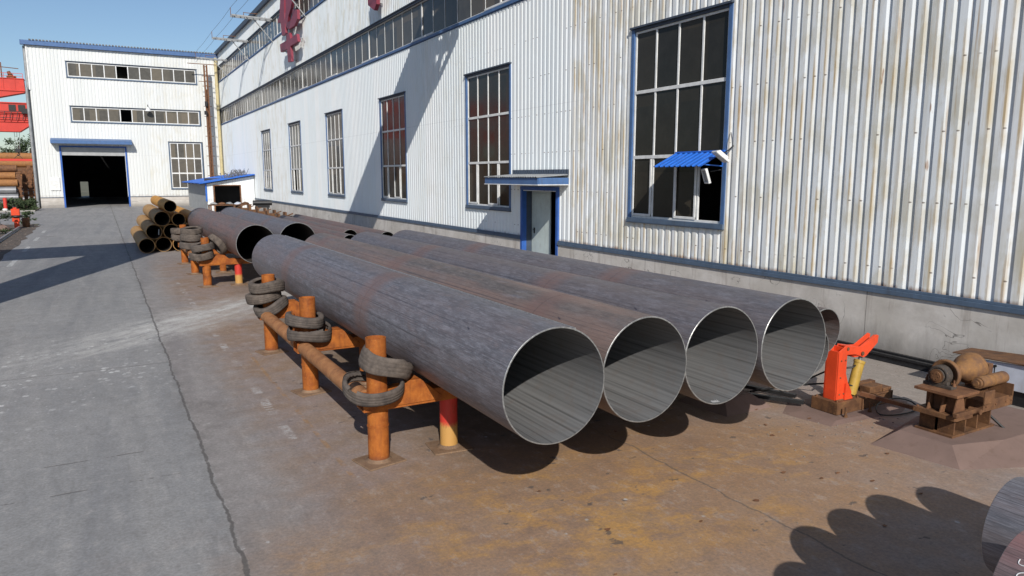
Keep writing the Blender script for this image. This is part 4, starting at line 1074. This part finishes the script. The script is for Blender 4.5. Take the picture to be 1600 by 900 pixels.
# ------------------------------------------------------------------ roller stand
RX = .0
t = thing('roller_stand', 'rusty fabricated stand with a waisted pipe roller on a raised concrete pad', 'roller stand', (8.7, 4.75, .2))
b = B()   # ribbed lower pedestal
b.box(8.30, 9.25, 4.50, 4.98, .16, .19); b.box(8.36, 9.20, 4.72, 4.76, .19, .42)
for x in (8.36, 8.60, 8.86, 9.16): b.box(x, x + .022, 4.52, 4.96, .19, .42)
ped = link('pedestal', b, 'rust_mid', t, bevel=.003)
b = B(); b.box(8.24, 9.32, 4.46, 4.98, .42, .45); b.box(8.24, 8.60, 4.44, 4.46, .40, .46); b.bar((8.16, 4.42, .50), (8.64, 4.42, .50), .05, .05); b.bar((8.22, 4.44, .44), (8.22, 4.96, .44), .04, .06); b.cyl((8.62, 4.36, .49), (8.62, 4.50, .49), .035)
link('lower_frame', b, 'rust_mid', t, bevel=.003)
b = B()   # left bearing tower with triangular ribs
for y in (4.50, 4.66, 4.82): b.prism([(8.28, .45), (8.54, .45), (8.46, .69), (8.36, .69)], (0, y, 0), (1, 0, 0), (0, 0, 1), (0, 1, 0), .02)
b.box(8.40, 8.43, 4.52, 4.92, .45, .69); b.box(8.22, 8.70, 4.44, 4.98, .69, .725)
link('bearing_tower', b, 'rust_dark', t, bevel=.003)
b = B()   # right hand platform
b.box(8.74, 9.42, 4.40, 4.98, .56, .59); b.box(8.74, 9.42, 4.40, 4.42, .45, .56); b.box(8.74, 8.76, 4.42, 4.98, .45, .56); b.box(9.0, 9.30, 4.45, 4.9, .45, .56); b.box(9.40, 9.42, 4.42, 4.98, .46, .56)
b.box(8.64, 8.86, 4.34, 4.36, .58, .74); b.box(9.32, 9.34, 4.36, 4.70, .59, .74)
link('platform', b, 'rust_mid', t, bevel=.003)
b = B()   # pillow block bearing
b.box(8.40, 8.52, 4.62, 4.98, .725, .765)
b.prism([(4.68, .765), (4.92, .765), (4.905, .85), (4.695, .85)], (8.415, 0, 0), (0, 1, 0), (0, 0, 1), (1, 0, 0), .09)
b.cyl((8.41, 4.80, .87), (8.51, 4.80, .87), .128, seg=32); b.lathe([(0, .128), (-.012, .118), (-.012, .098), (-.004, .094)], (8.41, 4.80, .87), (1, 0, 0), 32)
b.cyl((8.375, 4.80, .87), (8.41, 4.80, .87), .088, seg=24, capmi=1); b.cyl((8.350, 4.80, .87), (8.375, 4.80, .87), .060, seg=20, mi=1, capmi=1)
link('bearing', b, ['iron', 'rust_mid'], t, bevel=.004)
b = B()   # waisted roller
b.lathe([(.05, .06), (.03, .11), (-.01, .165), (-.01, .178), (.01, .186), (.05, .182), (.10, .135), (.15, .085), (.20, .064), (.24, .060), (.245, .07), (.26, .07), (.265, .062), (.30, .085), (.36, .125), (.43, .165), (.50, .190), (.56, .202), (.62, .205), (.63, .195), (.63, .0)], (8.55, 4.80, .87), (1, 0, 0), 40)
link('roller', b, 'roller', t)
b = B()
for y in (4.63, 4.97): b.cyl((8.47, y, .76), (8.47, y, .80), .022, seg=6); b.cyl((8.47, y, .80), (8.47, y, .84), .010, seg=8)
for a in range(6): b.cyl((8.355, 4.80 + .04 * math.cos(a * 1.047), .87 + .04 * math.sin(a * 1.047)), (8.345, 4.80 + .04 * math.cos(a * 1.047), .87 + .04 * math.sin(a * 1.047)), .007, seg=6)
for x in (8.80, 9.02, 9.26, 9.38): b.cyl((x, 4.40, .52), (x, 4.388, .52), .013, seg=6)
for x, y in ((8.28, 4.47), (8.64, 4.47), (8.28, 4.95), (8.9, 4.48), (9.2, 4.9)): b.cyl((x, y, .45), (x, y, .475), .016, seg=6)
link('bolt', b, 'rust_dark', t)
b = B(); b.cyl((9.17, 4.80, .87), (9.45, 4.80, .87), .05, seg=18); b.box(9.30, 9.40, 4.66, 4.94, .59, .93); link('shaft', b, 'rust_dark', t, bevel=.004)
b = B(); b.cyl((8.76, 4.50, .80), (9.34, 4.50, .80), .075, seg=24); b.cyl((8.72, 4.50, .80), (8.76, 4.50, .80), .06, seg=20); b.cyl((8.70, 4.50, .80), (8.72, 4.50, .80), .035, seg=14); b.lathe([(0, .078), (.015, .083), (.03, .078)], (9.02, 4.50, .80), (1, 0, 0), 24)
link('side_roller', b, 'roller', t)
t.location.x += .13; t.scale = (.95, .95, .96)
b = B(); b.tube([(9.2, 4.7, .45), (9.35, 4.6, .30), (9.40, 4.35, .10), (9.7, 4.2, .03), (10.6, 4.1, .02)], .016); mesh_at('cable', b, 'cable', (9.2, 4.7, .2), 'black cable drooping from the roller stand to the ground at the right edge', 'cable')
b = B(); pts = [(9.35 + .42 * math.cos(a), 5.75 + .16 * math.sin(a), .02 + .1 * (math.sin(a) > 0) * abs(math.sin(a))) for a in [i * .33 for i in range(18)]]
b.tube(pts, .010); mesh_at('cable', b, 'cable', (9.35, 5.75, 0), 'thin loop of black cable on the ground between the orange arm and the roller stand', 'cable')
# concrete pads
def pad(name, base, top, h, label):
    b = B(); n = len(base)
    b.add([(x, y, -.01) for x, y in base] + [(x, y, h) for x, y in top], [tuple(range(n, 2 * n))] + [(i, (i + 1) % n, n + (i + 1) % n, n + i) for i in range(n)])
    c = Vector((sum(p[0] for p in base) / n, sum(p[1] for p in base) / n, 0))
    return mesh_at(name, b, 'pad', c, label, 'concrete pad', 'raised concrete pads', bevel=.02)
pad('concrete_pad', [(7.85, 5.15), (8.0, 4.15), (8.9, 3.75), (11.0, 3.7), (10.9, 5.3), (9.4, 5.5)], [(8.2, 5.0), (8.25, 4.4), (8.95, 4.2), (10.4, 4.15), (10.3, 5.0), (9.3, 5.12)], .165, 'reddish concrete pad with sloped sides under the roller stand')
pad('concrete_pad', [(7.75, 6.5), (7.9, 5.75), (9.4, 5.62), (9.95, 5.9), (9.9, 6.7), (8.3, 6.85)], [(8.15, 6.35), (8.2, 5.86), (9.2, 5.8), (9.7, 6.0), (9.65, 6.5), (8.35, 6.55)], .022, 'low crumbling concrete pad under the orange arm')
pad('concrete_pad', [(7.0, 7.6), (7.1, 6.7), (8.0, 6.7), (8.1, 7.7)], [(7.25, 7.4), (7.3, 6.95), (7.8, 6.95), (7.85, 7.4)], .16, 'small sloped concrete pad in the shade under the wall side pipes')
# rails along the wall
labs = ['dark steel rail lying along the foot of the wall, the outer of two', 'dark steel rail lying along the foot of the wall, the inner of two']
for k, x in enumerate((11.72, 11.93)):
    b = B(); b.prism([(-.06, 0), (.06, 0), (.06, .015), (.012, .03), (.012, .085), (.035, .095), (.035, .13), (-.035, .13), (-.035, .095), (-.012, .085), (-.012, .03), (-.06, .015)], (x, -8, .002), (1, 0, 0), (0, 0, 1), (0, 1, 0), 60)
    mesh_at('rail', b, 'black', (x, -8, 0), labs[k], 'rail', 'rails by the wall')
# pale tank and rusty lid by the wall at the right edge
t = thing('steel_hopper', 'pale bluish steel box with a rusty lid by the wall at the right edge', 'steel box', (11.2, 5.4, 0))
b = B(); b.prism([(4.6, .22), (5.65, .22), (5.75, .40), (5.72, .56), (4.6, .62)], (10.95, 0, 0), (0, 1, 0), (0, 0, 1), (1, 0, 0), .03); b.box(10.98, 11.5, 4.6, 4.63, .2, .6)
link('side_panel', b, 'tank', t, bevel=.004)
b = B(); b.add([(10.9, 4.6, .64), (10.93, 5.95, .60), (11.62, 6.05, .56), (11.6, 4.6, .66), (10.9, 4.6, .625), (10.93, 5.95, .585), (11.62, 6.05, .545), (11.6, 4.6, .645)], [(0, 1, 2, 3), (7, 6, 5, 4), (0, 4, 5, 1), (1, 5, 6, 2), (2, 6, 7, 3), (3, 7, 4, 0)]); link('lid', b, 'rust_mid', t)
b = B()
for y in (5.35, 5.55): b.cyl((10.95, y, .52), (10.92, y, .52), .02, seg=8); b.bar((10.93, y, .52), (10.93, y, .38), .012)
link('bolt', b, 'black', t)
b = B(); b.box(11.0, 11.5, 4.7, 5.7, 0, .22); link('stand', b, 'black', t)

# grey shadow-side junk on the conveyor behind the far row
labs = ['first rusty saddle frame of the row behind the far pipes, nearest the camera', 'second rusty saddle frame of the row behind the far pipes', 'third rusty saddle frame of the row behind the far pipes', 'fourth rusty saddle frame of the row behind the far pipes', 'fifth rusty saddle frame of the row behind the far pipes', 'sixth rusty saddle frame of the row behind the far pipes', 'rusty saddle frame at the far end of its row, closest to the shed']
for k in range(7):
    y = 38 + k * 3.0; x = 8.9
    t = thing('saddle_frame', labs[k], 'saddle frame', (x, y, 0), 'row of rusty saddle frames behind the far pipes')
    b = B(); b.box(x - .55, x + .55, y - .06, y + .06, .75, .90); b.box(x - .55, x - .47, y - .3, y + .3, .9, 1.18); b.box(x + .45, x + .55, y - .3, y + .3, .9, 1.10); b.bar((x - .4, y, .9), (x + .3, y, 1.15), .06)
    link('saddle', b, 'rust_mid', t)
    for s in (-.4, .4): b = B(); b.box(x + s - .06, x + s + .06, y - .06, y + .06, 0, .75); link('leg', b, 'rust_dark', t)
b = B(); b.cyl((10.3, 59.5, 1.12), (11.7, 59.2, 1.12), .20, seg=16); b.box(10.5, 11.5, 59.1, 59.6, .75, .95)
for x in (10.6, 11.4): b.box(x - .05, x + .05, 59.3, 59.4, 0, .78)
mesh_at('motor', b, 'black', (11, 59.3, 0), 'dark motor on legs beside the wall plinth, right of the shed', 'motor')
t = thing('scrap_table', 'rusty table with a row of flat sacks in front of the shed doorway', 'scrap table', (9.0, 60.5, 0))
b = B(); b.box(7.2, 10.3, 59.9, 61.3, .95, 1.0)
for x in (7.3, 10.2):
    for y in (60, 61.2): b.box(x - .05, x + .05, y - .05, y + .05, 0, .95)
link('table', b, 'rust_dark', t)
rr = random.Random(5)
blabs = ['grey sack at the left end of the scrap table', 'dark brown sack second from the left on the scrap table', 'mid grey sack in the middle of the scrap table', 'pale blue sack right of the middle on the scrap table', 'rusty brown sack at the right end of the scrap table']
for i in range(5):
    x = 7.6 + i * .58; b = B()
    b.lathe([(0, .001), (.0, .25), (.05, .30), (.10, .26), (.15, .14), (.18, .05), (.18, .001)], (x, 60.5 + rr.uniform(-.2, .2), 1.002), (rr.uniform(-.2, .2), rr.uniform(-.2, .2), 1), 14)
    b.v = [(p[0] + rr.uniform(-.03, .03), p[1] + rr.uniform(-.03, .03), max(1.002, p[2] + rr.uniform(-.02, .02))) for p in b.v]
    mesh_at('sack', b, ['block', 'rust_dark', 'grey_metal', 'tank', 'rust_mid'][i], (x, 60.5, 1.0), blabs[i], 'sack', 'sacks on the scrap table')

# ------------------------------------------------------------------ debris
b = B(); rr = random.Random(11)
def pebble(x, y, s, z=0):
    o = [Vector((rr.uniform(-1, 1), rr.uniform(-1, 1), rr.uniform(-.2, .8))).normalized() * s * rr.uniform(.6, 1) for _ in range(6)]
    vs = [Vector((x, y, z)) + Vector(p) for p in ((s, 0, 0), (0, s * rr.uniform(.6, 1), 0), (-s * rr.uniform(.6, 1), 0, 0), (0, -s, 0), (rr.uniform(-.3, .3) * s, rr.uniform(-.3, .3) * s, s * .7), (0, 0, -s * .3))]
    b.add(vs, [(0, 1, 4), (1, 2, 4), (2, 3, 4), (3, 0, 4), (1, 0, 5), (2, 1, 5), (3, 2, 5), (0, 3, 5)])
for _ in range(170): pebble(rr.gauss(8.2, .7), rr.gauss(5.6, .5), rr.uniform(.006, .022))
for _ in range(90): pebble(rr.uniform(3, 11), rr.uniform(2.5, 7.4), rr.uniform(.004, .013))
for _ in range(160): pebble(11.5 - abs(rr.gauss(0, .25)), rr.uniform(3, 16), rr.uniform(.006, .02))
for _ in range(260): pebble(rr.uniform(-6, -3.6), rr.uniform(24, 57), rr.uniform(.02, .06))
tag(link('rubble', b, 'stone'), 'loose crumbs of stone and rust scattered over the yard', 'rubble', kind='stuff')
rr = random.Random(2)
b = B()
for i in range(22):
    x, y = rr.uniform(3.2, 9.5), rr.uniform(2.8, 7.0)
    q = [(x + rr.uniform(.012, .05) * math.cos(a), y + rr.uniform(.008, .03) * math.sin(a), .003 + rr.uniform(0, .012)) for a in [k * 1.05 for k in range(6)]]
    b.add(q, [tuple(range(6))])
tag(link('scale_flakes', b, 'rust_dark'), 'thin dark flakes of mill scale lying on the concrete', 'scale flakes', kind='stuff')

# ------------------------------------------------------------------ left side: crane rail, buffer, plants
b = B(); b.prism([(-.07, 0), (.07, 0), (.07, .015), (.015, .03), (.015, .10), (.04, .11), (.04, .15), (-.04, .15), (-.04, .11), (-.015, .10), (-.015, .03), (-.07, .015)], (-4.5, -10, .003), (1, 0, 0), (0, 0, 1), (0, 1, 0), 63.5)
mesh_at('rail', b, 'grey_metal', (-4.5, -10, 0), 'worn crane rail in the soil strip along the left side of the road', 'rail')
t = thing('buffer_stop', 'bright orange-red post with a dark tyre band at the end of the crane rail', 'buffer stop', (-4.7, 54, 0))
b = B(); b.box(-4.78, -4.52, 53.9, 54.2, 0, .42); b.box(-4.86, -4.48, 53.85, 54.25, .42, .66); b.box(-4.88, -4.44, 53.85, 54.25, .80, 1.20); b.box(-4.78, -4.58, 53.9, 54.2, 1.20, 1.28); b.box(-4.72, -4.60, 53.95, 54.1, .66, .80)
link('post', b, 'orange', t, bevel=.02)
b = B(); b.lathe([(-.06, .20), (-.07, .28), (-.04, .32), (.04, .32), (.07, .28), (.06, .20)], (-4.62, 54.05, .74), (0, 0, 1), 24); link('tyre', b, 'cable', t)
b = B(); b.lathe([(0, 0), (0, .18), (.02, .20), (.18, .205), (.20, .215), (.38, .205), (.40, .215), (.58, .20), (.60, .17), (.58, 0)], (-4.25, 55.0, 0), (0, 0, 1), 24)
mesh_at('barrel', b, 'rust_dark', (-4.25, 55, 0), 'small rusty drum right of the orange-red buffer post', 'drum')
b = B(); rr = random.Random(9)
for cx in (-5.15,):
    b.lathe([(0, .0), (0, .36), (.18, .34), (.32, .2), (.38, 0)], (cx, 51.5, 0), (0, 0, 1), 9)
b.v = [(p[0] + rr.uniform(-.08, .08), p[1] + rr.uniform(-.08, .08), max(0, p[2] + rr.uniform(-.06, .06))) for p in b.v]
mesh_at('boulder', b, 'pad', (-5.15, 51.5, 0), 'sandy boulder lying left of the orange-red buffer post', 'boulder')
def plant(x, y, h, wdt, n, label, group=None, mat='leaf', seed=1, name='shrub', leaf=.12):
    rg = random.Random(seed); t = thing(name, label, 'shrub' if name == 'shrub' else 'tree', (x, y, 0), group)
    s = B(); tips = []
    for i in range(9):
        a = rg.uniform(0, 6.28); q = rg.uniform(.2, .8) * wdt; z = h * rg.uniform(.35, .8)
        p = (x + q * math.cos(a), y + q * math.sin(a), z); tips.append(p)
        s.tube([(x, y, 0), (x + q * .3 * math.cos(a), y + q * .3 * math.sin(a), z * .5), p], max(.015, h * .012), 6)
    if name == 'tree':
        s.cyl((x, y, 0), (x, y, h * .55), h * .028, h * .012, seg=10)
    link('stem' if name == 'shrub' else 'trunk', s, 'bark', t)
    c = B()
    cl = [(x + rg.gauss(0, wdt * .42), y + rg.gauss(0, wdt * .42), h * rg.uniform(.25 if name == 'shrub' else .42, .95), rg.uniform(.18, .4) * wdt) for _ in range(16)]
    for _ in range(n):
        cx, cy, cz, cr = rg.choice(cl); d = Vector((rg.gauss(0, 1), rg.gauss(0, 1), rg.gauss(0, .8))).normalized() * cr * rg.uniform(.3, 1)
        p = Vector((cx, cy, max(.03, cz))) + d; p.z = max(.03, p.z)
        a = Vector((rg.gauss(0, 1), rg.gauss(0, 1), rg.gauss(0, .6))).normalized(); e = a.orthogonal().normalized(); l = leaf * rg.uniform(.6, 1.3)
        c.add([p - a * l, p - e * l * .4, p + a * l, p + e * l * .4], [(0, 1, 2, 3)])
    link('crown', c, mat, t); return t
plant(-5.9, 52.5, .95, 1.0, 1800, 'dense dark green bush at the left edge beside the crane rail', mat='leaf_dark', seed=4, leaf=.10)
plant(-4.3, 56.2, .95, .5, 260, 'thin leafy weed beside the small rusty drum', seed=5, leaf=.10)
plant(-5.5, 49.0, .35, .9, 500, 'low weeds growing in the soil strip left of the rail', seed=8, leaf=.07)
for k in range(6):
    plant(-7.9 + k * .45, 80.6 + (k % 2) * .7, .8 + .25 * (k % 3), .75, 420, ['leafy clump at the left end of the verge, by the red post', 'clump in the verge just right of the red post', 'low clump in the middle of the verge', 'mid green clump in front of the brown stakes', 'small clump near the far workshop corner', 'last clump of the verge touching the far workshop corner'][k], 'clumps along the verge', seed=20 + k, leaf=.11)
b = B(); rr = random.Random(31)
for _ in range(5000):
    x, y = rr.uniform(-14, -5.5), rr.uniform(79.4, 90); h = rr.uniform(.06, .28); a = rr.uniform(0, 3.14)
    b.add([(x - .03 * math.cos(a), y - .03 * math.sin(a), .05), (x + .03 * math.cos(a), y + .03 * math.sin(a), .05), (x + rr.uniform(-.06, .06), y, .05 + h)], [(0, 1, 2)])
tag(link('grass', b, 'leaf'), 'rough grass on the verge in front of the stacked pipes', 'grass', kind='stuff')
t = thing('marker_post', 'faded red round post on a white stone foot before the grey stacked pipes', 'post', (-7.6, 80, 0))
b = B(); b.cyl((-7.6, 80, .2), (-7.6, 80, 1.25), .15, seg=16); link('post', b, 'crane', t)
b = B(); b.lathe([(0, 0), (0, .26), (.15, .24), (.24, .15), (.26, 0)], (-7.65, 79.9, .05), (0, 0, 1), 9); link('foot', b, 'white', t)
tt = [('tree', -10.6, 150, 10.6, 4.0, 1500, 'pale leafy tree behind the stacked pipes under the hanging crane beam'), ('tree', -13.6, 158, 8.6, 3.8, 2000, 'second tree farther left behind the stacked pipes')]
for k, (nm, x, y, h, wd, n, lb) in enumerate(tt): plant(x, y, h, wd, n, lb, 'trees behind the stacked pipes', seed=40 + k, name='tree', leaf=.22)

# ---- pipe stacks beyond the verge, pipes lie across the view
def xpipe(x0, x1, y, z, r, mat, label, group):
    b = B(); b.hollow((x0, y, z), (x1, y, z), r, .03, 20, 0, 1, 0)
    mesh_at('stacked_pipe', b, [mat, 'bore_dark'], (x1, y, z), label, 'pipe', group)
G7 = 'pipes of the nearer stack beyond the verge'; G8 = 'pipes of the farther stack behind the far workshop corner'
nm = ['bottom', 'second lowest', 'third', 'fourth', 'fifth', 'sixth', 'top']
cols = ['gpipe', 'gpipe', 'gpipe', 'spipe', 'spipe', 'rust_dark']
wd = ['grey', 'grey', 'grey', 'orange', 'orange', 'dark brown']
for k in range(6):
    xpipe(-30, -7.2 + (k % 2) * .15, 86 + k * .30, .42 + k * .70, .36, cols[k], f'{wd[k]} pipe, {nm[k]} of the nearer stack at the left edge', G7)
c8 = ['gpipe', 'gpipe', 'rust_mid', 'spipe', 'rust_mid', 'spipe', 'spipe']
w8 = ['grey', 'grey', 'brown', 'orange', 'brown', 'orange', 'orange']
for k in range(7):
    xpipe(-34, -5.6, 100 + k * .35, .50 + k * .82, .43, c8[k], f'{w8[k]} pipe, {nm[k]} of the farther stack, cut off by the far workshop', G8)
labs = ['rusty stake holding the nearer stack, leftmost of the dark bunch', 'rusty stake of the dark bunch, second from the left', 'tall rusty stake in the middle of the dark bunch', 'rusty stake of the dark bunch, second from the right', 'short rusty stake at the right of the dark bunch']
for k in range(5):
    x = -6.95 + k * .32; y = 87.0 + k * 2.0; t = thing('stake', labs[k], 'stake', (x, y, 0), 'rusty stakes at the ends of the stacked pipes'); h = [3.6, 4.0, 4.3, 3.3, 2.3][k]
    b = B(); b.box(x - .16, x + .16, y - .12, y + .12, 0, h)
    for q in range(int(h / .45)): b.box(x - .26, x + .26, y - .15, y + .15, .3 + q * .45, .42 + q * .45)
    link('upright', b, 'rust_dark', t)
    b = B(); b.bar((x - .1, y + .3, 0), (x + .25, y - .2, h * .9), .14); link('strut', b, 'rust_dark', t)

# ---- red yard cranes far on the left
def yard_crane(y, x1, z0, zm, z1, tap, label):
    """girder with a bottom edge that rises to the right end"""
    t = thing('yard_crane', label, 'gantry crane', (-25, y, 0), 'red cranes at the left edge')
    b = B()
    b.prism([(-40, z0), (x1 - tap, z0), (x1 - .08, zm - .12), (x1 - .08, zm), (-40, zm)], (0, y, 0), (1, 0, 0), (0, 0, 1), (0, 1, 0), 1.5)
    b.prism([(-40, zm + .12), (x1, zm + .12), (x1 - .05, z1), (-40, z1)], (0, y, 0), (1, 0, 0), (0, 0, 1), (0, 1, 0), 1.5)
    b.prism([(-40, zm), (x1 + .06, zm), (x1 + .06, zm + .12), (-40, zm + .12)], (0, y - .10, 0), (1, 0, 0), (0, 0, 1), (0, 1, 0), 1.7)
    b.prism([(-40, z1), (x1, z1), (x1, z1 + .08), (-40, z1 + .08)], (0, y - .08, 0), (1, 0, 0), (0, 0, 1), (0, 1, 0), 1.66)
    for k in range(16): x = x1 - .9 - k * 1.1; b.box(x - .03, x + .03, y - .05, y, zm + .12, z1)
    link('girder', b, 'crane', t)
    for x in (-14.5, -37):
        b = B(); b.prism([(x - 1.2, 0), (x - .6, 0), (x + .5, z0), (x - 1.6, z0)], (0, y + .2, 0), (1, 0, 0), (0, 0, 1), (0, 1, 0), 1.0); link('leg', b, 'crane', t)
    b = B()
    for k in range(14): x = x1 - .1 - k * .9; b.bar((x, y + .1, z1), (x, y + .1, z1 + .62), .045)
    b.bar((x1 - .1, y + .1, z1 + .62), (x1 - 12, y + .1, z1 + .62), .045); b.bar((x1 - .1, y + .1, z1 + .32), (x1 - 12, y + .1, z1 + .32), .035)
    link('handrail', b, 'crane', t)
    return t
t = yard_crane(101.5, -6.65, 11.9, 12.75, 14.1, 3.0, 'red crane girder end higher up at the left edge, with a small mast on top')
b = B(); b.cyl((-7.8, 102, 14.15), (-8.1, 102, 14.95), .32, .16); b.box(-8.3, -7.4, 101.8, 102.3, 14.15, 14.45); b.bar((-8.75, 102, 14.1), (-8.75, 102, 15.9), .12); b.bar((-9.6, 102, 15.45), (-7.1, 102, 15.3), .08); b.bar((-8.75, 102, 15.4), (-8.75, 102, 12.6), .07)
link('winch', b, 'rust_dark', t)
t = yard_crane(90, -5.45, 7.65, 8.6, 9.35, 1.25, 'red crane with a windowed cab, lower one at the left edge')
b = B(); b.box(-8.6, -5.85, 89.95, 91.3, 9.43, 10.45); b.box(-8.8, -5.75, 89.85, 91.4, 10.45, 10.55); link('cab', b, 'crane', t)
for q in (-7.42, -6.62): b = B(); b.box(q, q + .60, 89.90, 89.95, 9.72, 10.32); link('cab_window', b, 'cable', t)
b = B(); b.box(-6.35, -5.85, 89.5, 89.8, 9.45, 9.95); b.cyl((-5.62, 89.6, 9.6), (-5.62, 89.8, 9.6), .20); b.bar((-8.9, 89.7, 9.62), (-5.4, 89.7, 9.62), .07); b.bar((-8.9, 89.7, 9.0), (-5.4, 89.7, 9.0), .05)
for k in range(6): b.bar((-8.5 + k * .55, 89.7, 8.75), (-8.5 + k * .55 + .2, 89.7, 9.62), .05)
link('machinery', b, 'black', t)
b = B(); b.lathe([(0, .14), (.06, .16), (.08, .0)], (-5.55, 89.6, 9.45), (0, -1, 0), 14); link('lamp', b, 'white_lamp', t)
b = B()
for dx in (-.16, 0, .16): b.bar((-7.05 + dx, 90.7, 5.9), (-7.0 + dx * 1.4, 90.7, 7.8), .035)
link('hoist_rope', b, 'grey_metal', t)
b = B(); b.box(-7.28, -6.86, 90.5, 90.9, 5.6, 5.95); b.tube([(-7.07, 90.7, 5.6), (-6.96, 90.7, 5.42), (-7.07, 90.7, 5.28), (-7.16, 90.7, 5.38)], .06); link('hook_block', b, 'black', t)
t = thing('lifting_beam', 'red spreader beam hanging level from the hook of the cab crane', 'lifting beam', (-7.0, 90.7, 4.9))
b = B(); b.box(-14, -5.30, 90.5, 90.9, 4.72, 4.95); link('beam', b, 'crane', t)
b = B(); b.bar((-7.07, 90.7, 5.34), (-7.5, 90.7, 4.95), .05); b.bar((-7.07, 90.7, 5.34), (-6.7, 90.7, 4.95), .05); link('sling', b, 'black', t)

# ---- the gantry crane overhead, outside the picture: its girder and leg throw the long shadows
t = thing('overhead_gantry', 'red gantry crane spanning the yard overhead, out of the picture, known by its shadow', 'gantry crane', (-4.5, 19, 0))
def gy(x): return .23 * (x + 2.2)
b = B(); pl = [(-26, 19.75 + gy(-26)), (10.15, 19.75 + gy(10.15)), (10.15, 22.3 + gy(10.15)), (-26, 22.3 + gy(-26))]
b.prism(pl, (0, 0, 10.5), (1, 0, 0), (0, 1, 0), (0, 0, 1), 2.0); link('girder', b, 'crane_dim', t)
b = B(); b.add([(-4.95, 17.6, .3), (-4.15, 17.6, .3), (-4.15, 18.9, .3), (-4.95, 18.9, .3), (-5.9, 19.6, 10.5), (-3.6, 19.6, 10.5), (-3.6, 21.3, 10.5), (-5.9, 21.3, 10.5)],
      [(3, 2, 1, 0), (4, 5, 6, 7), (0, 1, 5, 4), (1, 2, 6, 5), (2, 3, 7, 6), (3, 0, 4, 7)]); link('leg', b, 'crane_dim', t)
b = B(); b.prism([(-25, 0), (-23.5, 0), (-22.5, 10.5), (-26, 10.5)], (0, 17.0, 0), (1, 0, 0), (0, 0, 1), (0, 1, 0), 1.2); link('leg', b, 'crane_dim', t)
b = B(); b.box(-4.9, -4.1, 15.5, 21.5, .15, .75); link('end_carriage', b, 'crane_dim', t)
b = B()
for yy in (19.8, 20.6, 22.25):
    for zz in (10.55, 12.45): b.bar((10.1, yy + gy(10.1), zz), (10.95, yy + gy(10.95), zz), .2)
    b.bar((10.95, yy + gy(10.95), 10.5), (10.95, yy + gy(10.95), 12.5), .2); b.bar((10.1, yy + gy(10.1), 10.6), (10.95, yy + gy(10.95), 12.4), .16)
for zz in (10.55, 12.45): b.bar((10.95, 19.8 + gy(10.95), zz), (10.95, 22.25 + gy(10.95), zz), .2)
b.bar((10.95, 19.8 + gy(10.95), 12.45), (10.1, 22.25 + gy(10.1), 12.45), .2); b.bar((10.95, 19.8 + gy(10.95), 11.5), (10.95, 22.25 + gy(10.95), 11.5), .3)
link('end_frame', b, 'crane_dim', t)
